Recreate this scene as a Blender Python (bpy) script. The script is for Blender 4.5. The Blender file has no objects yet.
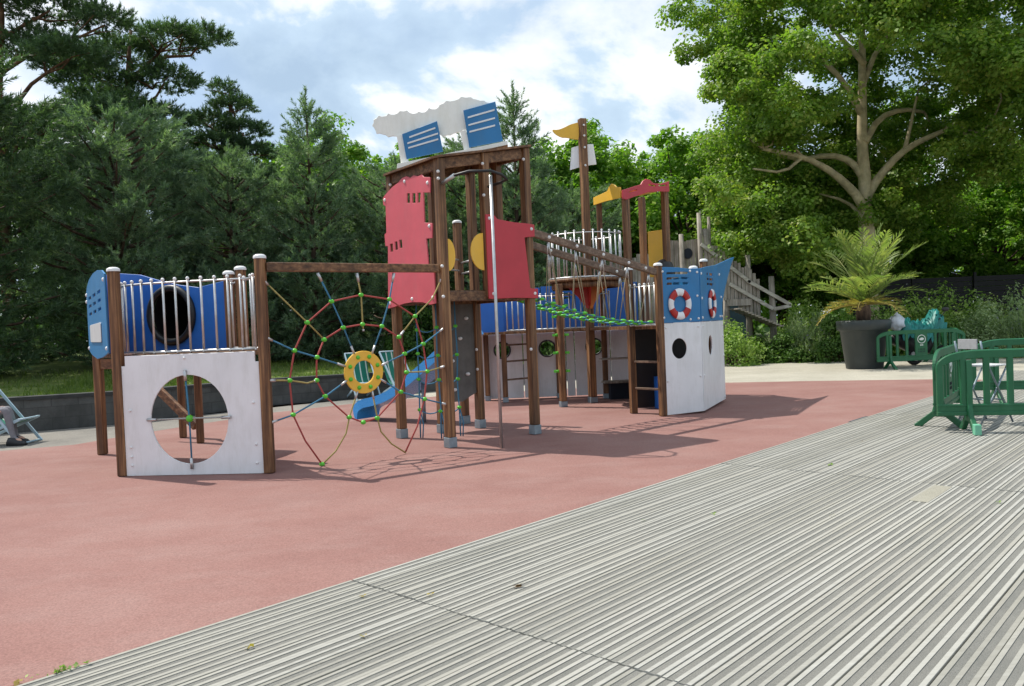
import bpy, math, random
import numpy as np
from mathutils import Vector, Matrix
random.seed(7); RNG = np.random.default_rng(11)
R = math.radians
scene = bpy.context.scene
COL = scene.collection

# ------------------------------------------------------------------ materials
def nt(name):
    m = bpy.data.materials.new(name); m.use_nodes = True
    t = m.node_tree; b = t.nodes['Principled BSDF']
    return m, t, b
def node(t, ty, **kw):
    n = t.nodes.new(ty)
    for k, v in kw.items():
        if k in n.inputs: n.inputs[k].default_value = v
        else: setattr(n, k, v)
    return n
def coords(t, scale=(1, 1, 1), rotz=0, kind='Object'):
    tc = node(t, 'ShaderNodeTexCoord'); mp = node(t, 'ShaderNodeMapping')
    mp.inputs['Scale'].default_value = scale; mp.inputs['Rotation'].default_value = (0, 0, rotz)
    t.links.new(tc.outputs[kind], mp.inputs['Vector']); return mp.outputs['Vector']
def noise(t, vec, scale, detail=4, rough=.55):
    n = node(t, 'ShaderNodeTexNoise'); n.inputs['Scale'].default_value = scale
    n.inputs['Detail'].default_value = detail; n.inputs['Roughness'].default_value = rough
    if vec is not None: t.links.new(vec, n.inputs['Vector'])
    return n.outputs['Fac']
def ramp(t, fac, stops):
    r = node(t, 'ShaderNodeValToRGB'); e = r.color_ramp.elements
    while len(e) < len(stops): e.new(.5)
    for el, (p, c) in zip(e, stops): el.position = p; el.color = (*c, 1)
    t.links.new(fac, r.inputs['Fac']); return r.outputs['Color']
def mixc(t, a, b, fac, mode='MIX'):
    m = node(t, 'ShaderNodeMix', data_type='RGBA', blend_type=mode)
    for s, v in ((6, a), (7, b), (0, fac)):
        if isinstance(v, bpy.types.NodeSocket): t.links.new(v, m.inputs[s])
        else: m.inputs[s].default_value = (*v, 1) if s else v
    return m.outputs[2]
def bump(t, b, fac, strength=.3, dist=.01):
    n = node(t, 'ShaderNodeBump'); n.inputs['Strength'].default_value = strength; n.inputs['Distance'].default_value = dist
    t.links.new(fac, n.inputs['Height']); t.links.new(n.outputs['Normal'], b.inputs['Normal'])
def mottled(name, c, var=.12, scale=6, rough=.5, metal=0, fine=60, bmp=0.0, spec=.5, dirt=None):
    m, t, b = nt(name); v = coords(t)
    f = noise(t, v, scale); d = tuple(x*(1-var) for x in c); l = tuple(min(1, x*(1+var)) for x in c)
    col = ramp(t, f, [(.3, d), (.7, l)])
    if dirt:
        f3 = noise(t, coords(t, (3.2, 3.2, .8)), 2.0, 8, .72); f4 = ramp(t, f3, [(.47, (0, 0, 0)), (.75, (.6, .6, .6))])
        col = mixc(t, col, dirt, f4)
    t.links.new(col, b.inputs['Base Color'])
    b.inputs['Metallic'].default_value = metal; b.inputs['Specular IOR Level'].default_value = spec
    f2 = noise(t, v, fine, 3); r = node(t, 'ShaderNodeMapRange'); r.inputs['To Min'].default_value = max(.05, rough-.12); r.inputs['To Max'].default_value = min(1, rough+.12)
    t.links.new(f2, r.inputs['Value']); t.links.new(r.outputs['Result'], b.inputs['Roughness'])
    if bmp: bump(t, b, f2, bmp)
    return m
def wood(name, dark, mid, light, scale=(26, 26, .9), rotz=0, rough=.6, bmp=.25):
    m, t, b = nt(name); v = coords(t, scale, rotz)
    f = noise(t, v, 1.0, 6, .65); col = ramp(t, f, [(.34, dark), (.5, mid), (.66, light)])
    v2 = coords(t, (1, 1, 1)); f2 = noise(t, v2, 1.7, 3)
    col = mixc(t, col, tuple(x*.45 for x in dark), ramp(t, f2, [(.45, (0, 0, 0)), (.75, (.6, .6, .6))]))
    t.links.new(col, b.inputs['Base Color']); b.inputs['Roughness'].default_value = rough
    bump(t, b, f, bmp, .004); return m
def leafmat(name, c1, c2, c3=None, trans=.45, rough=.5, spec=.35, clump=1.7):
    m, t, b = nt(name)
    g = node(t, 'ShaderNodeNewGeometry')
    stops = [(.05, c1), (.5, c2)] + ([(.92, c3)] if c3 else [])
    fn = noise(t, coords(t), clump, 2, .5); mr = node(t, 'ShaderNodeMapRange'); mr.inputs['From Min'].default_value = .32; mr.inputs['From Max'].default_value = .68; t.links.new(fn, mr.inputs['Value'])
    mm = node(t, 'ShaderNodeMix', data_type='FLOAT'); mm.inputs[0].default_value = .42; t.links.new(mr.outputs['Result'], mm.inputs[2]); t.links.new(g.outputs['Random Per Island'], mm.inputs[3])
    col = ramp(t, mm.outputs[0], stops)
    f = noise(t, coords(t), .9, 3); col = mixc(t, col, tuple(x*.8 for x in c1), ramp(t, f, [(.35, (.3, .3, .3)), (.6, (0, 0, 0))]))
    t.links.new(col, b.inputs['Base Color']); b.inputs['Roughness'].default_value = rough; b.inputs['Specular IOR Level'].default_value = spec
    tr = node(t, 'ShaderNodeBsdfTranslucent'); hs = mixc(t, col, (1.0, 1.22, .45), 1.0, 'MULTIPLY'); t.links.new(hs, tr.inputs['Color'])
    mx = node(t, 'ShaderNodeMixShader'); mx.inputs[0].default_value = trans
    t.links.new(b.outputs[0], mx.inputs[1]); t.links.new(tr.outputs[0], mx.inputs[2])
    t.links.new(mx.outputs[0], t.nodes['Material Output'].inputs['Surface']); return m

MAT = {}
MAT['post'] = wood('stained_wood', (.055, .024, .010), (.185, .084, .034), (.37, .20, .088))
MAT['beam'] = wood('stained_beam_wood', (.060, .026, .011), (.175, .080, .034), (.32, .17, .08), (1.0, 26, 26), R(-35))
MAT['beam_pale'] = wood('weathered_beam_wood', (.09, .055, .035), (.17, .105, .07), (.27, .18, .125), (1.0, 26, 26), R(-35))
MAT['white'] = mottled('white_panel', (.80, .81, .83), .05, 3, .42, dirt=(.60, .60, .58))
MAT['blue'] = mottled('blue_panel', (.022, .180, .42), .10, 3, .42, dirt=(.06, .19, .36))
MAT['deepblue'] = mottled('deep_blue_panel', (.026, .155, .56), .08, 3, .42)
MAT['pink'] = mottled('pink_panel', (.63, .105, .135), .08, 3, .45, dirt=(.55, .13, .15))
MAT['crimson'] = mottled('crimson_panel', (.50, .034, .050), .08, 3, .45)
MAT['yellow'] = mottled('yellow_panel', (.82, .47, .045), .08, 3, .45, dirt=(.74, .46, .10))
MAT['orange'] = mottled('orange_panel', (.70, .20, .02), .08, 3, .45)
MAT['red'] = mottled('red_panel', (.42, .02, .015), .08, 3, .45)
MAT['wallgrey'] = mottled('climbing_wall_grey', (.115, .108, .10), .25, 5, .7, dirt=(.14, .14, .14), bmp=.3)
MAT['steel'] = mottled('galvanised_steel', (.55, .55, .55), .15, 9, .42, metal=.85)
MAT['shoe'] = mottled('zinc_shoe', (.26, .32, .36), .2, 9, .5, metal=.5)
MAT['cap'] = mottled('white_plastic', (.78, .78, .78), .05, 9, .4)
MAT['black'] = mottled('black_plastic', (.012, .012, .014), .2, 7, .45)
MAT['dark'] = mottled('dark_slot', (.006, .010, .02), .2, 7, .8)
MAT['slide'] = mottled('slide_plastic', (.06, .38, .88), .06, 3, .28)
def rope(name, c):
    m, t, b = nt(name); v = coords(t); w = node(t, 'ShaderNodeTexWave', bands_direction='DIAGONAL'); w.inputs['Scale'].default_value = 38; w.inputs['Distortion'].default_value = 1.5
    t.links.new(v, w.inputs['Vector']); t.links.new(ramp(t, w.outputs['Fac'], [(0, tuple(x*.6 for x in c)), (1, c)]), b.inputs['Base Color'])
    b.inputs['Roughness'].default_value = .75; bump(t, b, w.outputs['Fac'], .5, .004); return m
MAT['rope_red'] = rope('red_rope', (.50, .085, .075)); MAT['rope_blue'] = rope('blue_rope', (.06, .24, .40))
MAT['rope_yellow'] = rope('yellow_rope', (.45, .36, .12)); MAT['rope_grey'] = rope('grey_rope', (.48, .48, .45)); MAT['rope_tan'] = rope('tan_rope', (.40, .32, .20))
MAT['green'] = mottled('green_plastic', (.10, .52, .035), .1, 9, .4)
MAT['barrier'] = mottled('green_barrier_plastic', (.008, .108, .040), .12, 4, .42, dirt=(.03, .15, .075))
MAT['mint'] = mottled('faded_green_plastic', (.16, .46, .30), .1, 4, .5)
MAT['mintdecal'] = mottled('white_decal', (.70, .74, .70), .05, 8, .5)
MAT['pot'] = mottled('dark_green_pot', (.030, .040, .042), .15, 3, .5, dirt=(.06, .065, .06))
MAT['soil'] = mottled('soil', (.05, .035, .022), .4, 12, .95, bmp=.6)
MAT['teal'] = mottled('teal_sheet', (.010, .19, .17), .25, 4, .5, dirt=(.05, .28, .26))
MAT['plasticbag'] = mottled('pale_bag', (.62, .66, .74), .2, 7, .35)
MAT['rubberblack'] = mottled('tyre_rubber', (.018, .018, .018), .2, 9, .8)
MAT['hub'] = mottled('wheel_hub', (.42, .42, .42), .1, 9, .4, metal=.6)
MAT['chairgrey'] = mottled('grey_white_slats', (.58, .59, .60), .06, 6, .45)
MAT['alu'] = mottled('painted_frame', (.40, .54, .62), .06, 6, .4)
MAT['skin'] = mottled('skin', (.55, .33, .24), .05, 9, .5)
MAT['trouser'] = mottled('grey_trousers', (.20, .195, .215), .12, 14, .9, bmp=.3)
MAT['shirt'] = mottled('navy_shirt', (.05, .07, .13), .12, 12, .9, bmp=.3)
MAT['hair'] = mottled('brown_hair', (.035, .02, .012), .2, 30, .6, bmp=.4)
MAT['leather'] = mottled('black_shoe', (.018, .018, .022), .2, 12, .5)
MAT['bark'] = wood('pine_bark', (.035, .022, .015), (.09, .055, .035), (.16, .10, .065), (9, 9, 2.2), 0, .9, .8)
MAT['barkred'] = wood('upper_pine_bark', (.07, .035, .02), (.17, .085, .045), (.26, .14, .08), (9, 9, 2.2), 0, .9, .8)
MAT['plane'] = mottled('plane_tree_bark', (.44, .36, .22), .35, 3.5, .85, dirt=(.60, .54, .38), bmp=.4)
MAT['oldwood'] = wood('weathered_grey_wood', (.17, .145, .115), (.32, .28, .235), (.46, .42, .36), (14, 14, 1.1), 0, .85, .4)
MAT['oldrail'] = wood('pale_weathered_rail', (.30, .27, .23), (.46, .43, .37), (.58, .55, .49), (2, 12, 12), 0, .85, .3)
MAT['fence'] = mottled('dark_screen_fence', (.010, .009, .010), .3, 2, .8)
MAT['needleA'] = leafmat('green_needles', (.056, .100, .066), (.185, .285, .175), (.39, .49, .32), .4, .5, .35, 2.6)
MAT['needleB'] = leafmat('dark_needles', (.034, .070, .036), (.095, .165, .080), (.19, .28, .13), .35, .5, .35, 2.2)
MAT['leafA'] = leafmat('bright_leaves', (.090, .210, .030), (.215, .385, .052), (.38, .50, .09), .5)
MAT['leafP'] = leafmat('plane_leaves', (.100, .195, .034), (.250, .385, .066), (.42, .45, .10), .5, .5, .35, 1.4)
MAT['leafD'] = leafmat('dark_leaves', (.045, .105, .022), (.105, .205, .040), (.21, .32, .07), .45)
MAT['leafS'] = leafmat('shrub_leaves', (.125, .225, .050), (.30, .44, .10), (.50, .60, .20), .45)
MAT['leafG'] = leafmat('grey_green_leaves', (.16, .23, .11), (.31, .41, .19), (.50, .57, .32), .4)
MAT['palm'] = leafmat('palm_leaves', (.13, .20, .06), (.28, .35, .11), (.50, .49, .18), .45)
MAT['palmdry'] = leafmat('dry_palm_leaves', (.30, .22, .06), (.45, .35, .10), (.50, .44, .18), .4)
MAT['lilac'] = leafmat('lilac_flowers', (.20, .17, .34), (.34, .30, .48), (.45, .42, .55), .3)
MAT['grassb'] = leafmat('grass_blades', (.08, .14, .025), (.15, .22, .04), (.27, .29, .09), .4)

def deckchair_cloth():
    m, t, b = nt('striped_cloth'); v = coords(t); w = node(t, 'ShaderNodeTexWave', bands_direction='Y'); w.inputs['Scale'].default_value = 2.1; w.inputs['Phase Offset'].default_value = 1.2
    t.links.new(v, w.inputs['Vector'])
    r = ramp(t, w.outputs['Fac'], [(.0, (.008, .17, .115)), (.90, (.008, .17, .115)), (.93, (.6, .66, .6))]); t.links.new(r, b.inputs['Base Color']); b.inputs['Roughness'].default_value = .8; return m
MAT['cloth'] = deckchair_cloth()

def rubber():
    m, t, b = nt('red_rubber_surface'); v = coords(t)
    f = noise(t, v, .55, 6, .6); col = ramp(t, f, [(.3, (.225, .112, .098)), (.55, (.265, .142, .124)), (.75, (.295, .178, .158))])
    vs = coords(t, (.8, 1.5, 1), R(-18)); fs = noise(t, vs, 1.3, 7, .7)
    col = mixc(t, col, (.31, .205, .185), ramp(t, fs, [(.46, (0, 0, 0)), (.80, (.6, .6, .6))]))
    fg = noise(t, v, 75, 4, .85); col = mixc(t, col, ramp(t, fg, [(.3, (.68, .66, .65)), (.5, (1, 1, 1)), (.72, (1.36, 1.38, 1.36))]), 1.0, 'MULTIPLY')
    fd = noise(t, v, 1.1, 8, .75); col = mixc(t, col, (.16, .075, .062), ramp(t, fd, [(.60, (0, 0, 0)), (.8, (.45, .45, .45))]))
    t.links.new(col, b.inputs['Base Color']); b.inputs['Roughness'].default_value = .9; b.inputs['Specular IOR Level'].default_value = .25; bump(t, b, fg, .5, .004); return m
MAT['rubber'] = rubber()
def granular(name, stops, big, fine, bmp=.5):
    m, t, b = nt(name); v = coords(t); f = noise(t, v, big, 7, .65); col = ramp(t, f, stops)
    fg = noise(t, v, fine, 3, .8); col = mixc(t, col, ramp(t, fg, [(.3, (.6, .6, .6)), (.5, (1, 1, 1)), (.75, (1.35, 1.35, 1.35))]), 1.0, 'MULTIPLY')
    t.links.new(col, b.inputs['Base Color']); b.inputs['Roughness'].default_value = .92; b.inputs['Specular IOR Level'].default_value = .2; bump(t, b, fg, bmp, .01); return m
MAT['asphalt'] = granular('pale_asphalt', [(.3, (.17, .16, .145)), (.7, (.27, .25, .22))], .8, 90)
MAT['sand'] = granular('sand_path', [(.3, (.355, .33, .27)), (.7, (.46, .43, .36))], .9, 60)
MAT['lawn'] = granular('lawn', [(.25, (.055, .085, .022)), (.5, (.11, .155, .036)), (.75, (.24, .25, .09))], .8, 40, .8)
MAT['earth'] = granular('park_ground', [(.3, (.05, .065, .022)), (.7, (.10, .12, .045))], .2, 12, .6)
def wallmat():
    m, t, b = nt('grey_block_wall'); v = coords(t, (1, 1, 1)); f = noise(t, v, 1.2, 7, .7)
    col = ramp(t, f, [(.3, (.05, .052, .049)), (.55, (.10, .102, .097)), (.75, (.165, .165, .155))])
    v2 = coords(t, (1, 1, 1), R(-40)); bk = node(t, 'ShaderNodeTexBrick'); sp = node(t, 'ShaderNodeSeparateXYZ'); cb = node(t, 'ShaderNodeCombineXYZ'); t.links.new(v2, sp.inputs[0]); t.links.new(sp.outputs[0], cb.inputs[0]); t.links.new(sp.outputs[2], cb.inputs[1]); t.links.new(cb.outputs[0], bk.inputs['Vector'])
    bk.inputs['Scale'].default_value = 1.0; bk.inputs['Brick Width'].default_value = .42; bk.inputs['Row Height'].default_value = .205; bk.inputs['Mortar Size'].default_value = .010; bk.inputs['Color1'].default_value = (.82, .82, .82, 1); bk.inputs['Color2'].default_value = (1.12, 1.12, 1.12, 1); bk.inputs['Mortar'].default_value = (.72, .72, .72, 1)
    col = mixc(t, col, bk.outputs['Color'], 1.0, 'MULTIPLY')
    t.links.new(col, b.inputs['Base Color']); b.inputs['Roughness'].default_value = .9; bump(t, b, noise(t, v, 40, 3), .5, .01); return m
MAT['wall'] = wallmat(); MAT['coping'] = mottled('dark_coping', (.035, .037, .036), .3, 4, .85, bmp=.4)
def deckwood():
    m, t, b = nt('deck_wood'); g = node(t, 'ShaderNodeNewGeometry')
    v = coords(t, (1.0, 22, 1), R(-47.1)); f = noise(t, v, 1.4, 6, .7)
    col = ramp(t, f, [(.25, (.285, .278, .25)), (.5, (.35, .345, .315)), (.75, (.40, .395, .365))])
    fb = noise(t, coords(t), .55, 5, .6); col = mixc(t, col, (.36, .345, .30), ramp(t, fb, [(.42, (0, 0, 0)), (.66, (.6, .6, .6))]))
    col = mixc(t, col, ramp(t, g.outputs['Random Per Island'], [(0, (.80, .79, .76)), (.5, (.97, .96, .94)), (1, (1.08, 1.08, 1.08))]), 1.0, 'MULTIPLY')
    fs = noise(t, coords(t), 9, 5, .8); col = mixc(t, col, (.22, .21, .18), ramp(t, fs, [(.64, (0, 0, 0)), (.75, (.55, .55, .55))]))
    t.links.new(col, b.inputs['Base Color']); b.inputs['Roughness'].default_value = .85; b.inputs['Specular IOR Level'].default_value = .25; bump(t, b, f, .3, .004); return m
MAT['deck'] = deckwood()
MAT['grit'] = granular('grey_grit_strip', [(.3, (.205, .205, .188)), (.5, (.245, .240, .218)), (.7, (.285, .278, .252))], 1.6, 240, .8)

# ------------------------------------------------------------------ mesh building
class MB:
    def __init__(s): s.v = []; s.f = []; s.m = []; s.s = []
    def add(s, vs, fs, mi=0, smooth=False):
        n = len(s.v); s.v += [tuple(map(float, p)) for p in vs]
        for f in fs: s.f.append([i+n for i in f]); s.m.append(mi); s.s.append(smooth)
        return s
    def box(s, c, size, rz=0, mi=0, M=None):
        hx, hy, hz = (d/2 for d in size)
        vs = [(sx*hx, sy*hy, sz*hz) for sz in (-1, 1) for sx, sy in ((-1, -1), (1, -1), (1, 1), (-1, 1))]
        X = M if M is not None else Matrix.Translation(c) @ Matrix.Rotation(rz, 4, 'Z')
        vs = [X @ Vector(p) for p in vs]
        return s.add(vs, [(3, 2, 1, 0), (4, 5, 6, 7), (0, 1, 5, 4), (1, 2, 6, 5), (2, 3, 7, 6), (3, 0, 4, 7)], mi)
    def beam(s, a, b, w, h, mi=0, up=(0, 0, 1)):
        a, b = Vector(a), Vector(b); x = (b-a); L = x.length; x.normalize(); u = Vector(up); y = u.cross(x).normalized(); z = x.cross(y)
        M = Matrix((x, y, z)).transposed().to_4x4(); M.translation = (a+b)/2
        return s.box(None, (L, w, h), mi=mi, M=M)
    def tube(s, pts, r, n=8, mi=0, caps=True, radii=None):
        P = [Vector(p) for p in pts]; k = len(P); rings = []; prev = None
        for i, p in enumerate(P):
            t = (P[min(i+1, k-1)]-P[max(i-1, 0)]).normalized()
            if prev is None: a = t.orthogonal().normalized()
            else: a = (prev - t*prev.dot(t)).normalized()
            prev = a; b = t.cross(a); rr = radii[i] if radii else r
            rings.append([p+(a*math.cos(2*math.pi*j/n)+b*math.sin(2*math.pi*j/n))*rr for j in range(n)])
        vs = [q for g in rings for q in g]
        fs = [(i*n+j, i*n+(j+1) % n, (i+1)*n+(j+1) % n, (i+1)*n+j) for i in range(k-1) for j in range(n)]
        base = len(s.v); s.add(vs, fs, mi, True)
        if caps: s.add([], [], mi); s.f.append([base+j for j in reversed(range(n))]); s.m.append(mi); s.s.append(False); s.f.append([base+(k-1)*n+j for j in range(n)]); s.m.append(mi); s.s.append(False)
        return s
    def ball(s, c, r, n=10, m=6, sc=(1, 1, 1), mi=0):
        vs = []; fs = []
        for i in range(m+1):
            th = math.pi*i/m
            for j in range(n):
                ph = 2*math.pi*j/n; vs.append((c[0]+r*sc[0]*math.sin(th)*math.cos(ph), c[1]+r*sc[1]*math.sin(th)*math.sin(ph), c[2]+r*sc[2]*math.cos(th)))
        for i in range(m):
            for j in range(n): fs.append((i*n+j, (i+1)*n+j, (i+1)*n+(j+1) % n, i*n+(j+1) % n))
        return s.add(vs, fs, mi, True)
    def lathe(s, c, prof, n=24, mi=0):
        vs = []; fs = []; k = len(prof)
        for r, z in prof:
            for j in range(n): a = 2*math.pi*j/n; vs.append((c[0]+r*math.cos(a), c[1]+r*math.sin(a), c[2]+z))
        for i in range(k-1):
            for j in range(n): fs.append((i*n+j, i*n+(j+1) % n, (i+1)*n+(j+1) % n, (i+1)*n+j))
        return s.add(vs, fs, mi, True)
    def torus(s, c, ax, R_, r, n=24, m=8, mi=0, sc=1.0, flat=1.0):
        x, y, z = ax; vs = []; fs = []
        for i in range(n):
            a = 2*math.pi*i/n; d = x*math.cos(a)+y*math.sin(a)*sc
            for j in range(m):
                b = 2*math.pi*j/m; vs.append(Vector(c)+d*(R_+r*math.cos(b))+z*(r*flat*math.sin(b)))
        for i in range(n):
            for j in range(m): fs.append((i*m+j, ((i+1) % n)*m+j, ((i+1) % n)*m+(j+1) % m, i*m+(j+1) % m))
        return s.add(vs, fs, mi, True)
    def plate(s, A, B, outline, holes=(), th=.019, off=0.0, mi=0, bev=.003):
        """a flat board with holes in the upright plane through ground points A, B; outline in (along, height)"""
        vs, fs = plate_mesh(outline, holes, th, bev)
        A = Vector((A[0], A[1], 0)); B = Vector((B[0], B[1], 0)); e = (B-A).normalized(); n = Vector((e.y, -e.x, 0))
        return s.add([A+e*u+Vector((0, 0, v))+n*(w+off) for u, v, w in vs], fs, mi)
def plate_mesh(outline, holes, th, bev):
    cu = bpy.data.curves.new('outline', 'CURVE'); cu.dimensions = '2D'; cu.fill_mode = 'BOTH'; cu.extrude = max(th/2-bev, .001); cu.bevel_depth = bev; cu.offset = -bev; cu.bevel_resolution = 0
    def area(p): return sum(p[i][0]*p[(i+1) % len(p)][1]-p[(i+1) % len(p)][0]*p[i][1] for i in range(len(p)))
    for k, ol in enumerate([outline, *holes]):
        ol = list(ol); a = area(ol)
        if (a < 0) == (k == 0): ol = ol[::-1]
        sp = cu.splines.new('POLY'); sp.points.add(len(ol)-1); sp.use_cyclic_u = True
        for p, q in zip(sp.points, ol): p.co = (q[0], q[1], 0, 1)
    ob = bpy.data.objects.new('outline', cu); me = ob.to_mesh()
    vs = [tuple(v.co) for v in me.vertices]; fs = [tuple(p.vertices) for p in me.polygons]
    ob.to_mesh_clear(); bpy.data.objects.remove(ob); bpy.data.curves.remove(cu)
    return vs, fs
def smoothpoly(pts, it=2, closed=True):
    for _ in range(it):
        o = []; n = len(pts)
        for i in range(n if closed else n-1):
            a, b = np.array(pts[i]), np.array(pts[(i+1) % n]); o += [tuple(.75*a+.25*b), tuple(.25*a+.75*b)]
        if not closed: o = [tuple(pts[0])]+o+[tuple(pts[-1])]
        pts = o
    return pts
def ell(cx, cz, rx, rz=None, n=28, a0=0, a1=360):
    rz = rx if rz is None else rz; full = abs(a1-a0) >= 360; k = n if full else n+1
    return [(cx+rx*math.cos(R(a0+(a1-a0)*i/n)), cz+rz*math.sin(R(a0+(a1-a0)*i/n))) for i in range(k)]
def rect(u0, z0, u1, z1): return [(u0, z0), (u1, z0), (u1, z1), (u0, z1)]

ROOT = {}
def thing(name, label, cat, loc=(0, 0, 0), group=None):
    o = bpy.data.objects.new(name, None); COL.objects.link(o); o.location = loc; o.empty_display_size = .2
    o['label'] = label; o['category'] = cat
    if group: o['group'] = group
    return o
def rootof(o):
    while o.parent: o = o.parent
    return o
def finish(me, mats, name, parent, label=None, bevel=0):
    for m in mats: me.materials.append(MAT[m])
    o = bpy.data.objects.new(name, me); COL.objects.link(o)
    if parent is not None: o.parent = parent
    if label: o['label'] = label
    if bevel:
        md = o.modifiers.new('edge', 'BEVEL'); md.width = bevel; md.segments = 2; md.limit_method = 'ANGLE'; md.angle_limit = R(40)
    return o
def obj(name, mb, mats, parent=None, label=None, bevel=0):
    if isinstance(mats, str): mats = [mats]
    off = rootof(parent).location if parent is not None else Vector((0, 0, 0))
    me = bpy.data.meshes.new(name)
    me.from_pydata([(x-off.x, y-off.y, z-off.z) for x, y, z in mb.v], [], mb.f)
    me.polygons.foreach_set('material_index', mb.m); me.polygons.foreach_set('use_smooth', mb.s); me.update()
    return finish(me, mats, name, parent, label, bevel)
def single(name, mb, mats, label, cat, group=None, loc=(0, 0, 0), bevel=0):
    if isinstance(mats, str): mats = [mats]
    me = bpy.data.meshes.new(name); L = Vector(loc)
    me.from_pydata([(x-L.x, y-L.y, z-L.z) for x, y, z in mb.v], [], mb.f)
    me.polygons.foreach_set('material_index', mb.m); me.polygons.foreach_set('use_smooth', mb.s); me.update()
    o = finish(me, mats, name, None, None, bevel); o.location = L; o['label'] = label; o['category'] = cat
    if group: o['group'] = group
    return o
def struct(name, mb, mats, kind='structure'):
    if isinstance(mats, str): mats = [mats]
    o = obj(name, mb, mats); o['kind'] = kind; return o
def children(o): return [c for c in o.children]
def copy_tree(o, parent=None):
    c = o.copy(); COL.objects.link(c)
    if parent is not None: c.parent = parent
    for ch in list(o.children): copy_tree(ch, c)
    return c

def lerp(a, b, t): return tuple(x+(y-x)*t for x, y in zip(a, b))
def post(parent, x, y, z0, z1, rz=0, w=.105, cap=False, shoe=0, name='post', mat='post'):
    b = MB(); b.box((x, y, (z0+z1)/2+ (shoe/2 if shoe else 0)), (w, w, z1-z0-shoe), rz)
    o = obj(name, b, mat, parent, bevel=.012)
    if cap:
        c = MB(); c.lathe((x, y, z1), [(w*.69, -.012), (w*.70, .006), (w*.64, .022), (w*.40, .036), (.001, .040)], 14)
        obj('post_cap', c, 'cap', o)
    if shoe:
        c = MB(); c.box((x, y, z0+shoe/2), (w+.012, w+.012, shoe-.002), rz); obj('metal_shoe', c, 'shoe', o, bevel=.004)
    return o
def bolts(parent, A, B, pts, off, r=.020):
    A = Vector((A[0], A[1], 0)); B = Vector((B[0], B[1], 0)); e = (B-A).normalized(); n = Vector((e.y, -e.x, 0))
    for u, v in pts:
        c = MB(); p = A+e*u+Vector((0, 0, v))+n*off; prof = [(r, 0), (r*.92, .008), (r*.6, .015), (.0005, .018)]
        vs = []; fs = []; k = 10
        for rr, h in prof:
            for j in range(k): a = 2*math.pi*j/k; vs.append(p+e*rr*math.cos(a)+Vector((0, 0, rr*math.sin(a)))+n*h)
        for i in range(len(prof)-1):
            for j in range(k): fs.append((i*k+j, i*k+(j+1) % k, (i+1)*k+(j+1) % k, (i+1)*k+j))
        c.add(vs, fs, 0, True); obj('bolt_cap', c, 'cap', parent)
def guard(parent, path, z0, z1, n, r=.014, knob=.022, slopes=None, top=True):
    """an upright bar railing along a ground path"""
    P = [Vector((*p, 0)) for p in path]; d = [0]
    for a, b in zip(P, P[1:]): d.append(d[-1]+(b-a).length)
    def at(s):
        for i in range(len(P)-1):
            if s <= d[i+1]+1e-6: return P[i].lerp(P[i+1], (s-d[i])/(d[i+1]-d[i]))
        return P[-1]
    rail = MB(); rail.tube([(p.x, p.y, z0+.012) for p in P], .017, 8)
    g = obj('guard_rail', rail, 'steel', parent)
    if top: tr = MB(); tr.tube([(p.x, p.y, z1-.035) for p in P], .012, 8); obj('top_rail', tr, 'steel', g)
    for i in range(n):
        p = at(d[-1]*i/(n-1)); b = MB(); b.tube([(p.x, p.y, z0-.01), (p.x, p.y, z1)], r, 8); b.ball((p.x, p.y, z1), knob, 8, 6, mi=1); b.ball((p.x, p.y, z0+.01), knob*.85, 8, 6, mi=1)
        obj('baluster', b, ['steel', 'cap'], g)
    return g
SKY_OFF = (12.5, .7, 0); SKY_OFF2 = (2.2, 6.6, 0); SKY_STR = .12; SUN_E = 3.8; EXPO = .40
# ------------------------------------------------------------------ the setting
def sheet(name, poly, z, mat):
    b = MB(); b.add([(x, y, z) for x, y in poly], [tuple(range(len(poly)))]); return struct(name, b, mat)
sheet('ground', [(-700, -300), (700, -300), (700, 900), (-700, 900)], -.05, 'earth')
sheet('asphalt_path', [(-40, 2), (-3, 9), (-3, 21.5), (-2.3, 19.9), (-5.2, 18.2), (-7.45, 15.2), (-8.6, 14.7), (-16.5, 11.4), (-40, 3)], -.016, 'asphalt')
sheet('sand_path', [(-3.2, 15), (40, 8), (40, 20.5), (14.1, 23.4), (8.1, 26.4), (4, 26), (-3.2, 21.5)], -.012, 'sand')
sheet('rubber_surface', [(-11.88, -6.72), (9.89, 16.73), (9.16, 17.36), (6.555, 18.28), (4.85, 18.75), (1.5, 18.9), (-1.6, 18.3), (-3.4, 17.3), (-4.87, 15.93), (-6.4, 13.05), (-6.75, 12.2), (-7.64, 11.83), (-14, 9.8), (-40, 2), (-40, -6.7)], -.004, 'rubber')
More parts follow.
